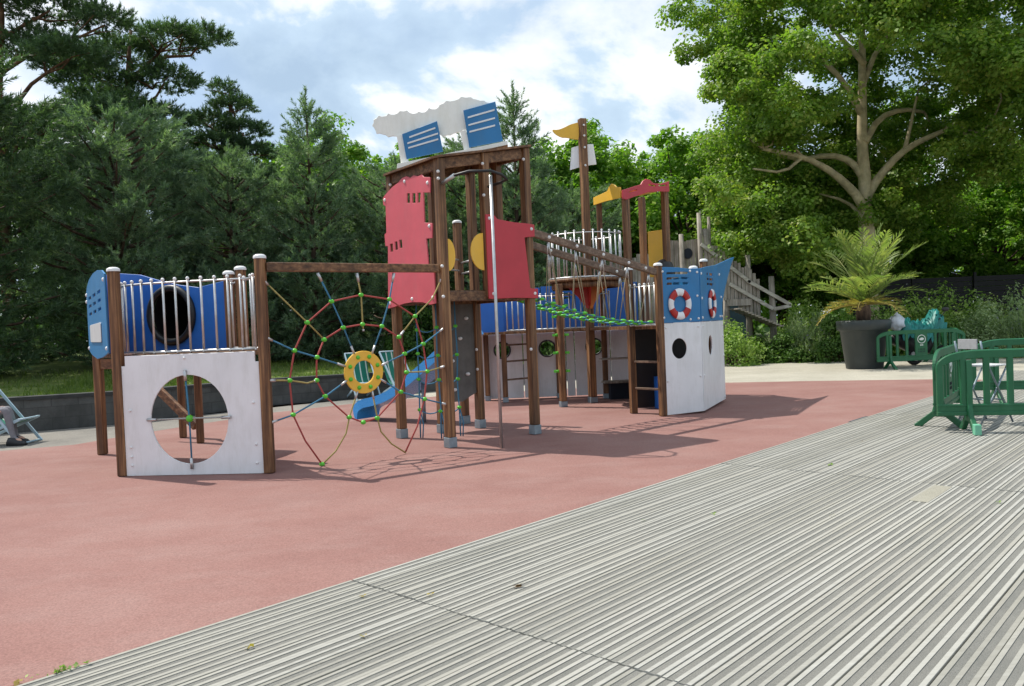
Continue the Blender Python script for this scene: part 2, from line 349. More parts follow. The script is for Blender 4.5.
# boarded deck: every board a ridge-and-strip profile, butt joints every 4.7 m
DD = Vector((.6805, .7327, 0)); DN = Vector((.7327, -.6805, 0)); PITCH = .1495
prof = [(0.0045, -.03), (.0045, .009), (.006, .010), (.027, .010), (.029, .0065), (.062, .0065), (.064, .010), (.085, .010), (.087, .0065), (.120, .0065), (.122, .010), (.1435, .010), (.145, .009), (.145, -.03)]
pm = [0, 0, 0, 1, 1, 1, 0, 1, 1, 1, 0, 0, 0]
dk = MB(); seams = [-13.3, -6.5, -1.8, 2.9, 7.6, 12.3, 17.0, 21.7]
for k in range(112):
    n0 = -4.14+k*PITCH
    for t0, t1 in zip(seams, seams[1:]):
        a = t0+.004+random.uniform(0, .007); c = t1-.004-random.uniform(0, .007); dz = random.uniform(-.0018, .0018); dn = random.uniform(-.0030, .0030)
        if n0 < -3.9 and k == 0 and t0 > 12: pass
        vs = []
        for t in (a, c):
            for x, z in prof: p = DD*t+DN*(n0+x+dn); vs.append((p.x, p.y, z+dz))
        m = len(prof); base = len(dk.v)
        dk.add(vs, [], 0)
        for i in range(m-1): dk.f.append([base+i, base+m+i, base+m+i+1, base+i+1]); dk.m.append(pm[i]); dk.s.append(False)
        for e in (0, m): dk.f.append([base+e+j for j in (range(m) if e else reversed(range(m)))]); dk.m.append(0); dk.s.append(False)
struct('deck', dk, ['deck', 'grit'])
def dpt(t, n, z=0): p = DD*t+DN*n; return (p.x, p.y, z)
under = MB(); under.add([dpt(-13.3, -4.135, -.027), dpt(21.7, -4.135, -.027), dpt(21.7, 12.6, -.027), dpt(-13.3, 12.6, -.027)], [(0, 3, 2, 1)]); struct('deck_bed', under, 'dark')
hb = MB(); a, b_ = 6.82, 7.52
hb.add([dpt(a, -2.055, .0135), dpt(b_, -2.055, .0135), dpt(b_, -1.915, .0135), dpt(a, -1.915, .0135), dpt(a, -2.055, .004), dpt(b_, -2.055, .004), dpt(b_, -1.915, .004), dpt(a, -1.915, .004)], [(3, 2, 1, 0), (0, 1, 5, 4), (1, 2, 6, 5), (2, 3, 7, 6), (3, 0, 4, 7)])
MAT['hatch'] = granular('beige_plate', [(.3, (.27, .255, .205)), (.7, (.33, .315, .26))], 2, 160, .2)
single('cover_plate', hb, 'hatch', 'flat beige cover plate let into the grey boarded deck', 'cover plate')
es = MB(); es.add([dpt(11.35, -4.20, .002), dpt(12.0, -4.20, .002), dpt(12.0, -4.142, .014), dpt(11.35, -4.142, .014)], [(0, 3, 2, 1)])
es.add([dpt(11.35, -4.142, .014), dpt(12.0, -4.142, .014), dpt(12.0, -4.142, -.01), dpt(11.35, -4.142, -.01)], [(0, 3, 2, 1)])
MAT['edgemetal'] = mottled('dull_metal_strip', (.13, .15, .18), .2, 8, .5, metal=.5)
single('edge_strip', es, 'edgemetal', 'short dull grey metal strip along the far deck edge', 'edge strip')

# low retaining wall and the lawn behind it
wl = [(-30, 6.2), (-16, 11.2), (-8.6, 14.42), (-7.5, 15.0), (-5.3, 17.75), (-2.3, 19.55), (.6, 21.0), (4.2, 24.0)]
wh = [.60, .58, .56, .55, .52, .48, .45, .42]
wb = MB(); cb = MB()
def offs(poly, d):
    o = []
    for i, p in enumerate(poly):
        a = Vector(poly[max(i-1, 0)]); c = Vector(poly[min(i+1, len(poly)-1)]); t = (c-a).normalized(); o.append((p[0]-t.y*d, p[1]+t.x*d))
    return o
def strip(b, inner, outer, z0s, z1s):
    n = len(inner); vs = []
    for i in range(n): vs += [(*inner[i], z0s[i]), (*inner[i], z1s[i]), (*outer[i], z1s[i]), (*outer[i], z0s[i])]
    fs = []
    for i in range(n-1):
        k = i*4
        for j in range(4): fs.append((k+j, k+4+j, k+4+(j+1) % 4, k+(j+1) % 4))
    fs += [(0, 1, 2, 3), (4*n-1, 4*n-2, 4*n-3, 4*n-4)]
    b.add(vs, fs)
strip(wb, wl, offs(wl, .28), [-.03]*8, wh); strip(cb, offs(wl, -.03), offs(wl, .31), wh, [h+.06 for h in wh])
rw = thing('retaining_wall', 'low dark grey retaining wall of blocks along the sloping lawn', 'wall', (-8.6, 14.42, 0))
obj('wall_face', wb, 'wall', rw); obj('coping', cb, 'coping', rw)
base = offs(wl, .30); rows = [(0, 0), (1.5, .06), (4, .16), (8, .32), (14, .5), (26, .6), (60, .2), (200, -.5)]
xs = []; G_ = 40
lp = MB(); dense = []
for i in range(len(base)-1):
    for j in range(6): dense.append((lerp(base[i], base[i+1], j/6), wh[i]+(wh[i+1]-wh[i])*j/6))
dense.append((base[-1], wh[-1]))
vs = []; fs = []
for (x, y), h in dense:
    for dd, dz in rows: vs.append((x-dd*.35, y+dd*.94, max(h+dz-.02, -.025) + (.05*math.sin(x*1.3+dd) if 0 < dd < 50 else 0)))
k = len(rows)
for i in range(len(dense)-1):
    for j in range(k-1): fs.append((i*k+j, (i+1)*k+j, (i+1)*k+j+1, i*k+j+1))
lp.add(vs, fs, 0, True); struct('lawn', lp, 'lawn')
def lawn_z(x, y):
    """height of the lawn near a point"""
    best = 1e9; z = 0
    for (px, py), h in dense:
        # distance along the fall line from the wall
        dd = (y-py)/.94
        if dd < -.2: continue
        e = abs(px-dd*.35-x)
        if e < best:
            best = e
            for (d0, z0), (d1, z1) in zip(rows, rows[1:]):
                if d0 <= dd <= d1: z = h+z0+(z1-z0)*(dd-d0)/(d1-d0)-.02
    return z if best < 1.5 else 0
# grass blades on the lawn
def tris(P, name, mat):
    """P: n x 3 x 3 triangle corners"""
    n = len(P); me = bpy.data.meshes.new(name); me.vertices.add(n*3); me.vertices.foreach_set('co', P.reshape(-1).astype(np.float32))
    me.loops.add(n*3); me.loops.foreach_set('vertex_index', np.arange(n*3, dtype=np.int32)); me.polygons.add(n)
    me.polygons.foreach_set('loop_start', np.arange(0, n*3, 3, dtype=np.int32)); me.polygons.foreach_set('loop_total', np.full(n, 3, np.int32)); me.update(calc_edges=True); me.validate(); me.materials.append(MAT[mat]); return me
def quads(P, name, mats, mi=None):
    n = len(P); me = bpy.data.meshes.new(name); me.vertices.add(n*4); me.vertices.foreach_set('co', P.reshape(-1).astype(np.float32))
    me.loops.add(n*4); me.loops.foreach_set('vertex_index', np.arange(n*4, dtype=np.int32)); me.polygons.add(n)
    me.polygons.foreach_set('loop_start', np.arange(0, n*4, 4, dtype=np.int32)); me.polygons.foreach_set('loop_total', np.full(n, 4, np.int32))
    for m in ([mats] if isinstance(mats, str) else mats): me.materials.append(MAT[m])
    if mi is not None: me.polygons.foreach_set('material_index', mi.astype(np.int32))
    me.update(calc_edges=True); return me
pts = []
for _ in range(5200):
    i = random.randrange(6, len(dense)-1); dd = random.random()**1.6*7; (x, y), h = dense[i]; f = random.random(); x += (dense[i+1][0][0]-x)*f; y += (dense[i+1][0][1]-y)*f
    z = h
    for (d0, z0), (d1, z1) in zip(rows, rows[1:]):
        if d0 <= dd <= d1: z = h+z0+(z1-z0)*(dd-d0)/(d1-d0)-.02
    pts.append((x-dd*.35, y+dd*.94, z))
pts = np.array(pts); nb = 3
c = np.repeat(pts, nb, 0)+np.c_[RNG.normal(0, .05, (len(pts)*nb, 2)), np.zeros(len(pts)*nb)]
a = RNG.uniform(0, 6.28, len(c)); hgt = RNG.uniform(.06, .16, len(c)); w = .012
d = np.c_[np.cos(a), np.sin(a), np.zeros(len(c))]
lean = np.c_[RNG.normal(0, .05, (len(c), 2)), hgt]
T = np.stack([c-d*w-[0, 0, .01], c+d*w-[0, 0, .01], c+lean], 1)
me = tris(T, 'grass', 'grassb'); go = bpy.data.objects.new('grass', me); COL.objects.link(go); go['kind'] = 'stuff'; go['label'] = 'short green grass on the lawn behind the low wall'; go['category'] = 'grass'

# ------------------------------------------------------------------ stern platform (left)
P1 = (-4.526, 9.176); P2 = (-5.70, 11.0); P4 = (-2.784, 8.978); PA = (-3.568, 10.2); PB = (-3.25, 9.7); S1 = (-5.216, 12.529); S2 = (-4.661, 11.8)
DZ = 1.385
st = thing('play_platform', 'raised play platform with white round-hole front panel and blue crawl-hole back panel', 'play platform', (-4.2, 10, 0))
def rot(a, b): return math.atan2(b[1]-a[1], b[0]-a[0])
rz1 = rot(P1, P4)
for p, top, cap in ((P1, 2.36, True), (P4, 2.42, True), (P2, 2.30, False), (PA, 2.35, True), (PB, 2.36, True), (S1, 1.30, False), (S2, 1.30, False)):
    post(st, p[0], p[1], 0, top, rz1 if p not in (S1, S2) else .3, cap=cap)
L = math.dist(P1, P4)
outl = [(.055, .0), (L-.055, 0), (L-.055, 1.26), (L-.10, 1.26), (L-.10, 1.375), (.10, 1.375), (.10, 1.26), (.055, 1.26)]
b = MB().plate(P1, P4, outl, [ell(.845, .632, .462, .505, 40)], .02, 0.02); wp = obj('white_front_panel', b, 'white', st)
bolts(wp, P1, P4, [(.13, .12), (.13, .22), (.13, .33), (L-.13, .12), (L-.13, .33), (.14, .75), (L-.14, .8), (.82, 1.33)], .031, .016)
hc = Vector((P1[0], P1[1], 0))+(Vector((*P4, 0))-Vector((*P1, 0))).normalized()*.845
e14 = (Vector((*P4, 0))-Vector((*P1, 0))).normalized(); n14 = Vector((e14.y, -e14.x, 0))
def on14(u, z, w=.02): return tuple(hc+e14*u+Vector((0, 0, z))+n14*w)
for p, q, ma in (((-.02, 1.19), (.01, .07), 'rope_blue'), ((-.50, .64), (.50, .645), 'rope_grey')):
    b = MB(); b.tube([on14(*p, .04), on14(*lerp(p, q, .5), .02), on14(*q, .04)], .010, 8); cr = obj('cross_rope', b, ma, st)
    for s in (p, q): b = MB(); t_ = lerp(s, (0, .64), .22); b.tube([on14(*s, .045), on14(*t_, .042)], .018, 8); obj('rope_sleeve', b, 'steel', cr)
b = MB(); b.ball(on14(0, .64, .02), .042, 12, 8); obj('rope_connector', b, 'green', st)
# deck floor and its edge beams
b = MB(); fl = [(-4.62, 9.75), (-4.44, 9.30), (-4.0, 9.15), (-3.3, 9.07), (-2.84, 9.03), (-3.2, 9.7), (-3.56, 10.2), (-5.66, 10.95)]
vs = [(x, y, z) for z in (DZ-.05, DZ-.005) for x, y in fl]; m = len(fl)
b.add(vs, [tuple(reversed(range(m))), tuple(range(m, 2*m))]+[(i, (i+1) % m, m+(i+1) % m, m+i) for i in range(m)]); obj('platform_floor', b, 'post', st)
for a_, c_ in (((P2[0], P2[1]), PA), (S1, S2)):
    b = MB(); b.beam((*a_, DZ-.14), (*c_, DZ-.14), .05, .14); obj('floor_beam', b, 'beam', st, bevel=.006)
b = MB(); b.beam((-5.46, 12.25, .80), (-4.74, 11.85, .24), .06, .13, up=(0, 0, 1)); obj('diagonal_board', b, 'beam', st, bevel=.008)
# back panel with the crawl tube
Lb = math.dist(P2, PA)
hz = [(0, 1.36), (Lb-.05, 1.36), (Lb-.05, 2.26)]+[(Lb*u, z) for u, z in ((.80, 2.20), (.66, 2.25), (.5, 2.34), (.38, 2.42), (.22, 2.46), (.08, 2.45), (0, 2.42))]
b = MB().plate(P2, PA, hz, [ell(1.37, 1.86, .36, .36, 32)], .02, .03); bp = obj('blue_back_panel', b, 'deepblue', st)
ax_x = (Vector((*PA, 0))-Vector((*P2, 0))).normalized(); ax_n = Vector((ax_x.y, -ax_x.x, 0)); tc = Vector((*P2, 1.86))+ax_x*1.37
ct = thing_part = MB(); ct.torus(tc+ax_n*.06, (ax_x, Vector((0, 0, 1)), ax_n), .355, .045, 36, 10, flat=.9)
N = 32; segs = 7
for rr, flip in ((.345, 1),):
    vs = []; fs = []
    for i in range(segs):
        s = i/(segs-1); c0 = tc-ax_n*(.80*s)-ax_x*(.10*s*s)+Vector((0, 0, -.06*s)); 
        for j in range(N): a = 2*math.pi*j/N; vs.append(c0+(ax_x*math.cos(a)+Vector((0, 0, 1))*math.sin(a))*(rr+.012*(i % 2)))
    for i in range(segs-1):
        for j in range(N): fs.append((i*N+j, i*N+(j+1) % N, (i+1)*N+(j+1) % N, (i+1)*N+j))
    ct.add(vs, fs, 0, True)
tb = obj('crawl_tube', ct, 'black', st)
b = MB(); e0 = tc-ax_n*.81-ax_x*.10+Vector((0, 0, -.06)); b.add([e0+(ax_x*math.cos(a)+Vector((0, 0, 1))*math.sin(a))*.36 for a in np.linspace(0, 6.283, 25)[:-1]], [tuple(range(24))]); obj('tube_shade_cap', b, 'black', tb)  # black cap stands in for the darkness inside the tube
# lit side panel
A2 = (-5.73, 10.95); B2 = (-4.60, 9.22); Ls = math.dist(A2, B2)
so = [(0, 1.44), (.35, 1.38), (.9, 1.335), (1.5, 1.36), (Ls, 1.42), (Ls, 2.33), (Ls-.25, 2.39), (1.35, 2.425), (.9, 2.42), (.45, 2.38), (.15, 2.31), (-.01, 2.22), (-.01, 2.13), (.02, 2.10)]
slots = []
for i in range(3):
    for j in range(3):
        u0 = .24+i*.52; z0 = 1.90+j*.105+.012*i; slots.append([(u0, z0), (u0+.33, z0+.010), (u0+.33, z0+.045), (u0, z0+.037)])
b = MB().plate(A2, B2, so, slots, .02, .04); sp = obj('blue_side_panel', b, 'blue', st)
b = MB().plate(A2, B2, [(.42, 1.55), (1.52, 1.545), (1.56, 1.56), (1.56, 1.77), (1.52, 1.785), (.42, 1.775), (.38, 1.76), (.38, 1.565)], [], .01, .058); obj('info_plate', b, 'chairgrey', sp)
bolts(sp, A2, B2, [(0.05, 2.19), (.02, 2.10), (Ls-.10, 2.27), (.06, 1.47), (Ls-.1, 1.47)], .05, .024)
pth = [(-3.3-1.42*math.cos(R(a)), 9.80-.66*math.sin(R(a))) for a in np.linspace(4, 90, 16)]+[(-2.90, 9.06)]
guard(st, pth, DZ+.005, 2.235, 14)
guard(st, [(-3.50, 10.08), (-3.30, 9.78)], DZ+.005, 2.25, 2)
guard(st, [(-3.18, 9.60), (-2.87, 9.12)], DZ+.005, 2.25, 3)

# ------------------------------------------------------------------ spider web climbing net
P5 = (-.849, 10.345); P6 = (-1.626, 11.433); P8 = (-.533, 12.206); P9 = (.277, 11.274)
web = thing('climbing_net', 'round spider-web rope net with a yellow ring at its centre hung under a beam', 'climbing net', (-1.8, 9.66, 0))
eW = (Vector((*P5, 0))-Vector((*P4, 0))).normalized(); nW = Vector((eW.y, -eW.x, 0))
def W(u, z, w=0): return tuple(Vector((*P4, 0))+eW*u+Vector((0, 0, z))+nW*w)
LW = math.dist(P4, P5)
b = MB(); b.beam(W(.06, 2.315), W(LW-.07, 2.315), .075, .105); bm_ = obj('top_beam', b, 'beam', web, bevel=.012)
OUT = [(.617, .013), (.429, .309), (.297, .626), (.276, 1.021), (.348, 1.358), (.515, 1.675), (.825, 1.915), (1.203, 1.987), (1.579, 1.929), (1.926, 1.71), (2.027, 1.357), (2.068, 1.004), (2.013, .656), (1.894, .324), (1.707, .012)]
INN = [(.711, 1.469), (.957, 1.601), (1.207, 1.632), (1.461, 1.6), (1.685, 1.459), (1.759, 1.246), (1.774, 1.013), (1.681, .774), (1.344, .482), (1.158, .449), (.98, .529), (.692, .804), (.597, .999), (.613, 1.268)]
RAD = [('rope_yellow', [(-.0, 2.19), (.515, 1.675), (.711, 1.469)]), ('rope_blue', [(.665, 2.25), (.825, 1.915), (.957, 1.601), (1.079, 1.28)]), ('rope_yellow', [(1.159, 2.25), (1.203, 1.987), (1.207, 1.632), (1.212, 1.547)]),
 ('rope_blue', [(1.654, 2.25), (1.579, 1.929), (1.461, 1.6), (1.308, 1.27)]), ('rope_yellow', [(2.36, 2.23), (2.188, 1.933), (1.926, 1.71), (1.685, 1.459)]), ('rope_blue', [(2.36, 1.56), (2.027, 1.357), (1.759, 1.246), (1.42, 1.12)]),
 ('rope_yellow', [(2.36, 1.06), (2.068, 1.004), (1.774, 1.013)]), ('rope_blue', [(2.36, .55), (2.013, .656), (1.681, .774), (1.40, .96)]), ('rope_blue', [(0, 1.535), (.348, 1.358), (.613, 1.268), (.96, 1.14)]),
 ('rope_yellow', [(0, 1.04), (.276, 1.021), (.478, .975), (.597, .999)]), ('rope_blue', [(.003, .554), (.297, .626), (.692, .804), (.97, .97)]),
 ('rope_yellow', [(.617, .013), (.787, .145), (.927, .338), (.98, .529), (1.10, .83)]), ('rope_yellow', [(1.707, .012), (1.52, .145), (1.384, .311), (1.344, .482), (1.29, .82)])]
def arc(pts, closed=False): return smoothpoly(pts, 2, closed)
b = MB(); b.tube([W(u, z) for u, z in OUT], .0105, 8); ro = obj('outer_ring_rope', b, 'rope_red', web)
b = MB(); b.tube([W(u, z) for u, z in INN+INN[:1]], .0105, 8); ri = obj('inner_ring_rope', b, 'rope_red', web)
for ma, pl_ in RAD:
    b = MB(); b.tube([W(u, z, .012) for u, z in pl_], .0095, 8); rr_ = obj('spoke_rope', b, ma, web)
    if ma == 'rope_blue' or pl_[0][1] > .1:
        a_ = pl_[0]; c_ = lerp(pl_[0], pl_[1], min(.9, .11/math.dist(pl_[0], pl_[1]))); b = MB(); b.tube([W(*a_, .014), W(*c_, .014)], .017, 8, radii=[.021, .014]); obj('rope_sleeve', b, 'steel', rr_)
    if len(pl_) >= 4 and pl_[-1][1] > .7:
        a_ = pl_[-1]; c_ = lerp(pl_[-1], pl_[-2], .3); b = MB(); b.tube([W(*a_, .014), W(*c_, .014)], .014, 8); obj('rope_sleeve', b, 'steel', rr_)
def conn(parent, p, r=.034):
    b = MB(); b.ball(p, r, 10, 6, (1, 1, .8)); obj('rope_connector', b, 'green', parent)
for u, z in OUT[2:-2]: conn(ro, W(u, z, .006)) if not (.31 > u > .2 and z < .5) else None
conn(ro, W(*OUT[0], .0))
for u, z in INN: conn(ri, W(u, z, .006))
b = MB(); b.plate(P4, P5, ell(1.192, 1.055, .253, .258, 40), [ell(1.192, 1.055, .135, .14, 32)], .03, .01, bev=.006); dc = obj('centre_ring', b, 'yellow', web)
for k in range(8):
    a_ = R(22.5+45*k); b = MB(); p = W(1.192+.193*math.cos(a_), 1.055+.197*math.sin(a_), .028); b.ball(p, .026, 10, 6); obj('green_button', b, 'green', dc)

# ------------------------------------------------------------------ tower
mid = lambda a, b, t=.5: (a[0]+(b[0]-a[0])*t, a[1]+(b[1]-a[1])*t)
M56 = mid(P5, P6); M59 = mid(P5, P9); M68 = mid(P6, P8); M89 = mid(P8, P9)
tw = thing('play_tower', 'tall roofed play tower with pink panels and a cloud board over blue chimneys', 'play tower', (-.68, 11.3, 0))
rzt = rot(P5, P9)
def rz_(x, y):  # roof underside height
    d = ((x-P5[0])*(P9[0]-P5[0])+(y-P5[1])*(P9[1]-P5[1]))/(math.dist(P5, P9)**2); return 3.735+.285*d
for p, z0, sh in ((P5, 0, .13), (P6, 0, .13), (P9, 0, .13), (P8, 0, .13), (M68, 0, .13), (M59, 1.93, 0), (M89, 1.93, 0)):
    post(tw, p[0], p[1], z0, rz_(*p)-.002, rzt, w=.115, shoe=sh)
post(tw, -.80, 12.82, 0, 3.22, rzt, w=.11, cap=True, shoe=.13)
for p, zs in ((P5, (3.55, 3.46, 2.34, 1.95)), (P9, (3.85, 2.9, 2.0, 1.2)), (M59, (3.72, 3.3)), (P6, (3.6, 1.9)), (P8, (1.2, .9))):
    for z in zs:
        d_ = Vector((-p[0], -p[1], 0)).normalized(); c_ = MB(); c_.ball((p[0]+d_.x*.075-.012, p[1]+d_.y*.075, z), .022, 8, 6); obj('bolt_cap', c_, 'cap', tw)
# roof board
cr_ = [P5, P9, P8, P6]; cx = sum(p[0] for p in cr_)/4; cy = sum(p[1] for p in cr_)/4
oc = [(cx+(p[0]-cx)*1.17, cy+(p[1]-cy)*1.17) for p in cr_]
rp = []
for i in range(4):
    a_, p, c_ = oc[i-1], oc[i], oc[(i+1) % 4]
    for t in np.linspace(0, 1, 6): q0 = lerp(p, a_, .10); q2 = lerp(p, c_, .10); rp.append(tuple((1-t)**2*np.array(q0)+2*t*(1-t)*np.array(p)+t*t*np.array(q2)))
m = len(rp); b = MB(); vs = [(x, y, rz_(x, y)+dz) for dz in (0, .028) for x, y in rp]
b.add(vs, [tuple(reversed(range(m))), tuple(range(m, 2*m))]+[(i, (i+1) % m, m+(i+1) % m, m+i) for i in range(m)]); rf = obj('roof', b, 'beam', tw)
for a_, c_ in ((P5, P9), (P9, P8), (P8, P6), (P6, P5)):
    A_ = Vector((*a_, rz_(*a_)-.075)); C_ = Vector((*c_, rz_(*c_)-.075)); d_ = (C_-A_).normalized()*.06; b = MB(); b.beam(A_+d_, C_-d_, .05, .14); obj('roof_beam', b, 'beam', tw, bevel=.008)
# cloud, chimneys
def chplate(name, outline, y, mat, parent, th=.02, holes=()): 
    A_ = (-2, y+.0); b = MB().plate((0, y), (1, y), outline, holes, th, 0); return obj(name, b, mat, parent)
CL = [(-1.847, 4.445), (-1.824, 4.526), (-1.748, 4.584), (-1.666, 4.569), (-1.616, 4.608), (-1.526, 4.589), (-1.451, 4.635), (-1.348, 4.64), (-1.268, 4.588), (-1.185, 4.618), (-1.103, 4.603), (-1.039, 4.662), (-.95, 4.639), (-.882, 4.698), (-.79, 4.752), (-.667, 4.751), (-.575, 4.801), (-.44, 4.789), (-.36, 4.753), (-.258, 4.734), (-.169, 4.694), (-.16, 4.592), (-.267, 4.473), (-.393, 4.396), (-.518, 4.339), (-.622, 4.301), (-.746, 4.265), (-.849, 4.248), (-.962, 4.301), (-1.073, 4.317), (-1.216, 4.309), (-1.361, 4.298), (-1.505, 4.278), (-1.628, 4.274), (-1.709, 4.318), (-1.79, 4.329)]
lob = []
for i in range(len(CL)):   # scallop the top edge a little
    a_, c_ = CL[i], CL[(i+1) % len(CL)]; lob.append(a_); mx = ((a_[0]+c_[0])/2, (a_[1]+c_[1])/2); nx = Vector((-(c_[1]-a_[1]), c_[0]-a_[0])).normalized(); lob.append((mx[0]-nx.x*.010, mx[1]-nx.y*.010))
MAT['white_lit'] = mottled('cream_white_lit', (.90, .89, .84), .04, 5, .5, dirt=(.70, .68, .58))  # cream white with the stronger light on the roof boards put into its colour
cl = chplate('cloud_board', lob, 11.375, 'white_lit', tw, .022)
CH1 = [(-1.422, 4.288), (-.924, 4.454), (-.857, 4.024), (-1.374, 3.939)]; CH2 = [(-.55, 4.585), (-.095, 4.691), (-.012, 4.138), (-.486, 4.064)]
BK1 = [(-1.50, 4.27), (-1.415, 4.30), (-1.35, 3.90), (-1.458, 3.87)]; BK2 = [(-.605, 4.30), (-.53, 4.32), (-.46, 4.05), (-.565, 4.035)]
for ch, bk, ys in ((CH1, BK1, ((.18, .92), (.10, .96), (.10, .94))), (CH2, BK2, ((.10, .93), (.08, .90), (.08, .86)))):
    co = chplate('blue_chimney', smoothpoly(ch, 1) if False else ch, 11.30, 'blue', tw, .022)
    for k, z in enumerate((.22, .42, .60)):
        f0, f1 = ys[k]; le = lerp(ch[0], ch[3], z); re = lerp(ch[1], ch[2], z-.02); p0 = lerp(le, re, f0); p1 = lerp(le, re, f1); h = .024
        b = MB().plate((0, 11.30), (1, 11.30), [(p0[0], p0[1]-h/2), (p1[0], p1[1]-h/2), (p1[0], p1[1]+h/2), (p0[0], p0[1]+h/2)], [], .006, .0145, bev=.001); obj('white_stripe', b, 'white', co)
    chplate('white_upright', bk, 11.335, 'white_lit', tw, .03)
b = MB().plate((0, 11.30), (1, 11.30), [(-1.51, 3.80), (.055, 4.07), (.049, 4.125), (-1.50, 3.868)], [], .16, -.02); obj('white_base_board', b, 'white_lit', tw)
PL = [(-.207, 3.524), (-.10, 3.515), (.158, 3.542), (.36, 3.58), (.471, 3.62), (.60, 3.625), (.70, 3.585), (.80, 3.60), (.92, 3.57), (1.02, 3.575), (1.08, 3.53), (1.24, 3.50), (1.22, 3.307), (1.048, 3.331), (1.038, 2.941), (1.24, 2.908), (1.22, 2.718), (1.069, 2.726), (1.10, 2.362), (1.24, 2.33), (1.24, 1.87), (1.10, 1.86), (.9, 1.90), (.6, 1.915), (.35, 1.905), (.05, 1.87), (-.11, 1.86), (-.03, 2.741), (-.11, 2.752), (-.12, 2.92), (-.06, 2.942), (-.048, 3.313), (-.12, 3.342)]
PL[0] = (-.12, 3.44); PL[1] = (-.06, 3.47)
PH = [[(.597, 3.393), (.68, 3.38), (.67, 3.252), (.587, 3.264)], [(.748, 3.37), (.833, 3.357), (.824, 3.23), (.738, 3.242)], [(.89, 3.355), (.979, 3.342), (.946, 3.219), (.88, 3.222)], [(.032, 2.768), (.123, 2.764), (.124, 2.653), (.039, 2.653)], [(.177, 2.783), (.26, 2.779), (.267, 2.666), (.183, 2.664)], [(.313, 2.793), (.395, 2.789), (.402, 2.677), (.319, 2.676)]]
b = MB().plate(P6, P5, PL, PH, .02, .07); pk = obj('pink_panel', b, 'pink', tw, 'pale pink panel with scalloped top and two rows of slots')
bolts(pk, P6, P5, [(-.06, 3.40), (.55, 3.56), (1.17, 3.44), (1.17, 2.88), (.62, 1.96), (1.18, 1.95), (-.04, 1.93)], .08, .026)
PR = [(-.06, 3.041), (.074, 3.048), (.144, 2.986), (.44, 2.958), (.688, 2.954), (.80, 2.942), (.80, 2.778), (.611, 2.757), (.68, 2.052), (.82, 2.045), (.82, 1.912), (.394, 1.921), (-.018, 1.91), (-.06, 1.917)]
b = MB().plate(M59, P9, PR, [], .02, .07); pr = obj('pink_panel', b, 'crimson', tw, 'deep crimson panel with a notched right side')
bolts(pr, M59, P9, [(0, 2.99), (.74, 2.88), (.76, 1.98), (.02, 1.98)], .08, .024)
# platform
pfl = [lerp(p, (cx, cy), .03) for p in cr_]; b = MB(); vs = [(x, y, z) for z in (1.985, 2.035) for x, y in pfl]; b.add(vs, [(3, 2, 1, 0), (4, 5, 6, 7)]+[(i, (i+1) % 4, 4+(i+1) % 4, 4+i) for i in range(4)]); obj('platform_floor', b, 'post', tw)
for a_, c_ in ((P5, P9), (P9, P8), (P8, P6), (P6, P5)):
    A_ = Vector((*a_, 1.955)); C_ = Vector((*c_, 1.955)); d_ = (C_-A_).normalized()*.06; b = MB(); b.beam(A_+d_, C_-d_, .05, .13); obj('floor_beam', b, 'beam', tw, bevel=.008)
for o_, f in (('L', 1), ('R', -1)):
    if o_ == 'L': pts_ = [(.062, 2.28)]+ell(.062, 2.49, .115, .21, 14, -90, 90)
    else: pts_ = [(.645, 2.80)]+ell(.645, 2.545, .215, .25, 14, 90, 270)
    b = MB().plate(P5, P9, pts_[1:], [], .02, .03); obj('yellow_half_disc', b, 'yellow', tw)
b = MB().plate(M68, P8, [(.0, 1.93), (.62, 1.93), (.62, .55), (.50, .50), (.36, .43), (.2, .44), (.06, .50), (0, .50)], [], .04, .0); cw = obj('climbing_wall', b, 'wallgrey', tw)
for u, z in ((.35, 1.38), (.46, .84), (.2, 1.05), (.22, .62), (.47, 1.68)):
    e_ = (Vector((*P8, 0))-Vector((*M68, 0))).normalized(); p = Vector((*M68, 0))+e_*u+Vector((e_.y, -e_.x, 0))*.035+Vector((0, 0, z)); b = MB(); b.ball(p, .035, 9, 6, (1, 1, .75)); obj('hand_hold', b, 'cap', cw)
for z in (2.45, 2.62):
    b = MB(); b.tube([(-.80, 12.76, z), (M68[0]+.03, M68[1]+.05, z-.02)], .014, 8); obj('hand_rail', b, 'steel', tw)
    b = MB(); b.tube([(-.76, 12.78, z-.05), (P8[0]-.02, P8[1]+.05, z-.05)], .014, 8); obj('hand_rail', b, 'steel', tw)
# fireman's pole
fp = thing('sliding_pole', 'shiny steel sliding pole on a curved bracket beside the crimson panel', 'sliding pole', (-.184, 10.088, 0))
b = MB(); b.tube([(-.184, 10.088, -.02), (-.184, 10.088, 3.44)], .021, 12); obj('pole', b, 'steel', fp)
b = MB(); b.tube([(-.80, 10.30, 3.41), (-.66, 10.18, 3.47), (-.45, 10.09, 3.50), (-.184, 10.06, 3.49), (-.05, 10.12, 3.45), (.02, 10.28, 3.42), (-.06, 10.46, 3.41), (-.23, 10.74, 3.41)], .019, 10); obj('pole_bracket', b, 'black', fp)
b = MB(); b.tube([(-.815, 10.31, 3.40), (-.64, 10.17, 3.475)], .026, 10); obj('bracket_sleeve', b, 'steel', fp)
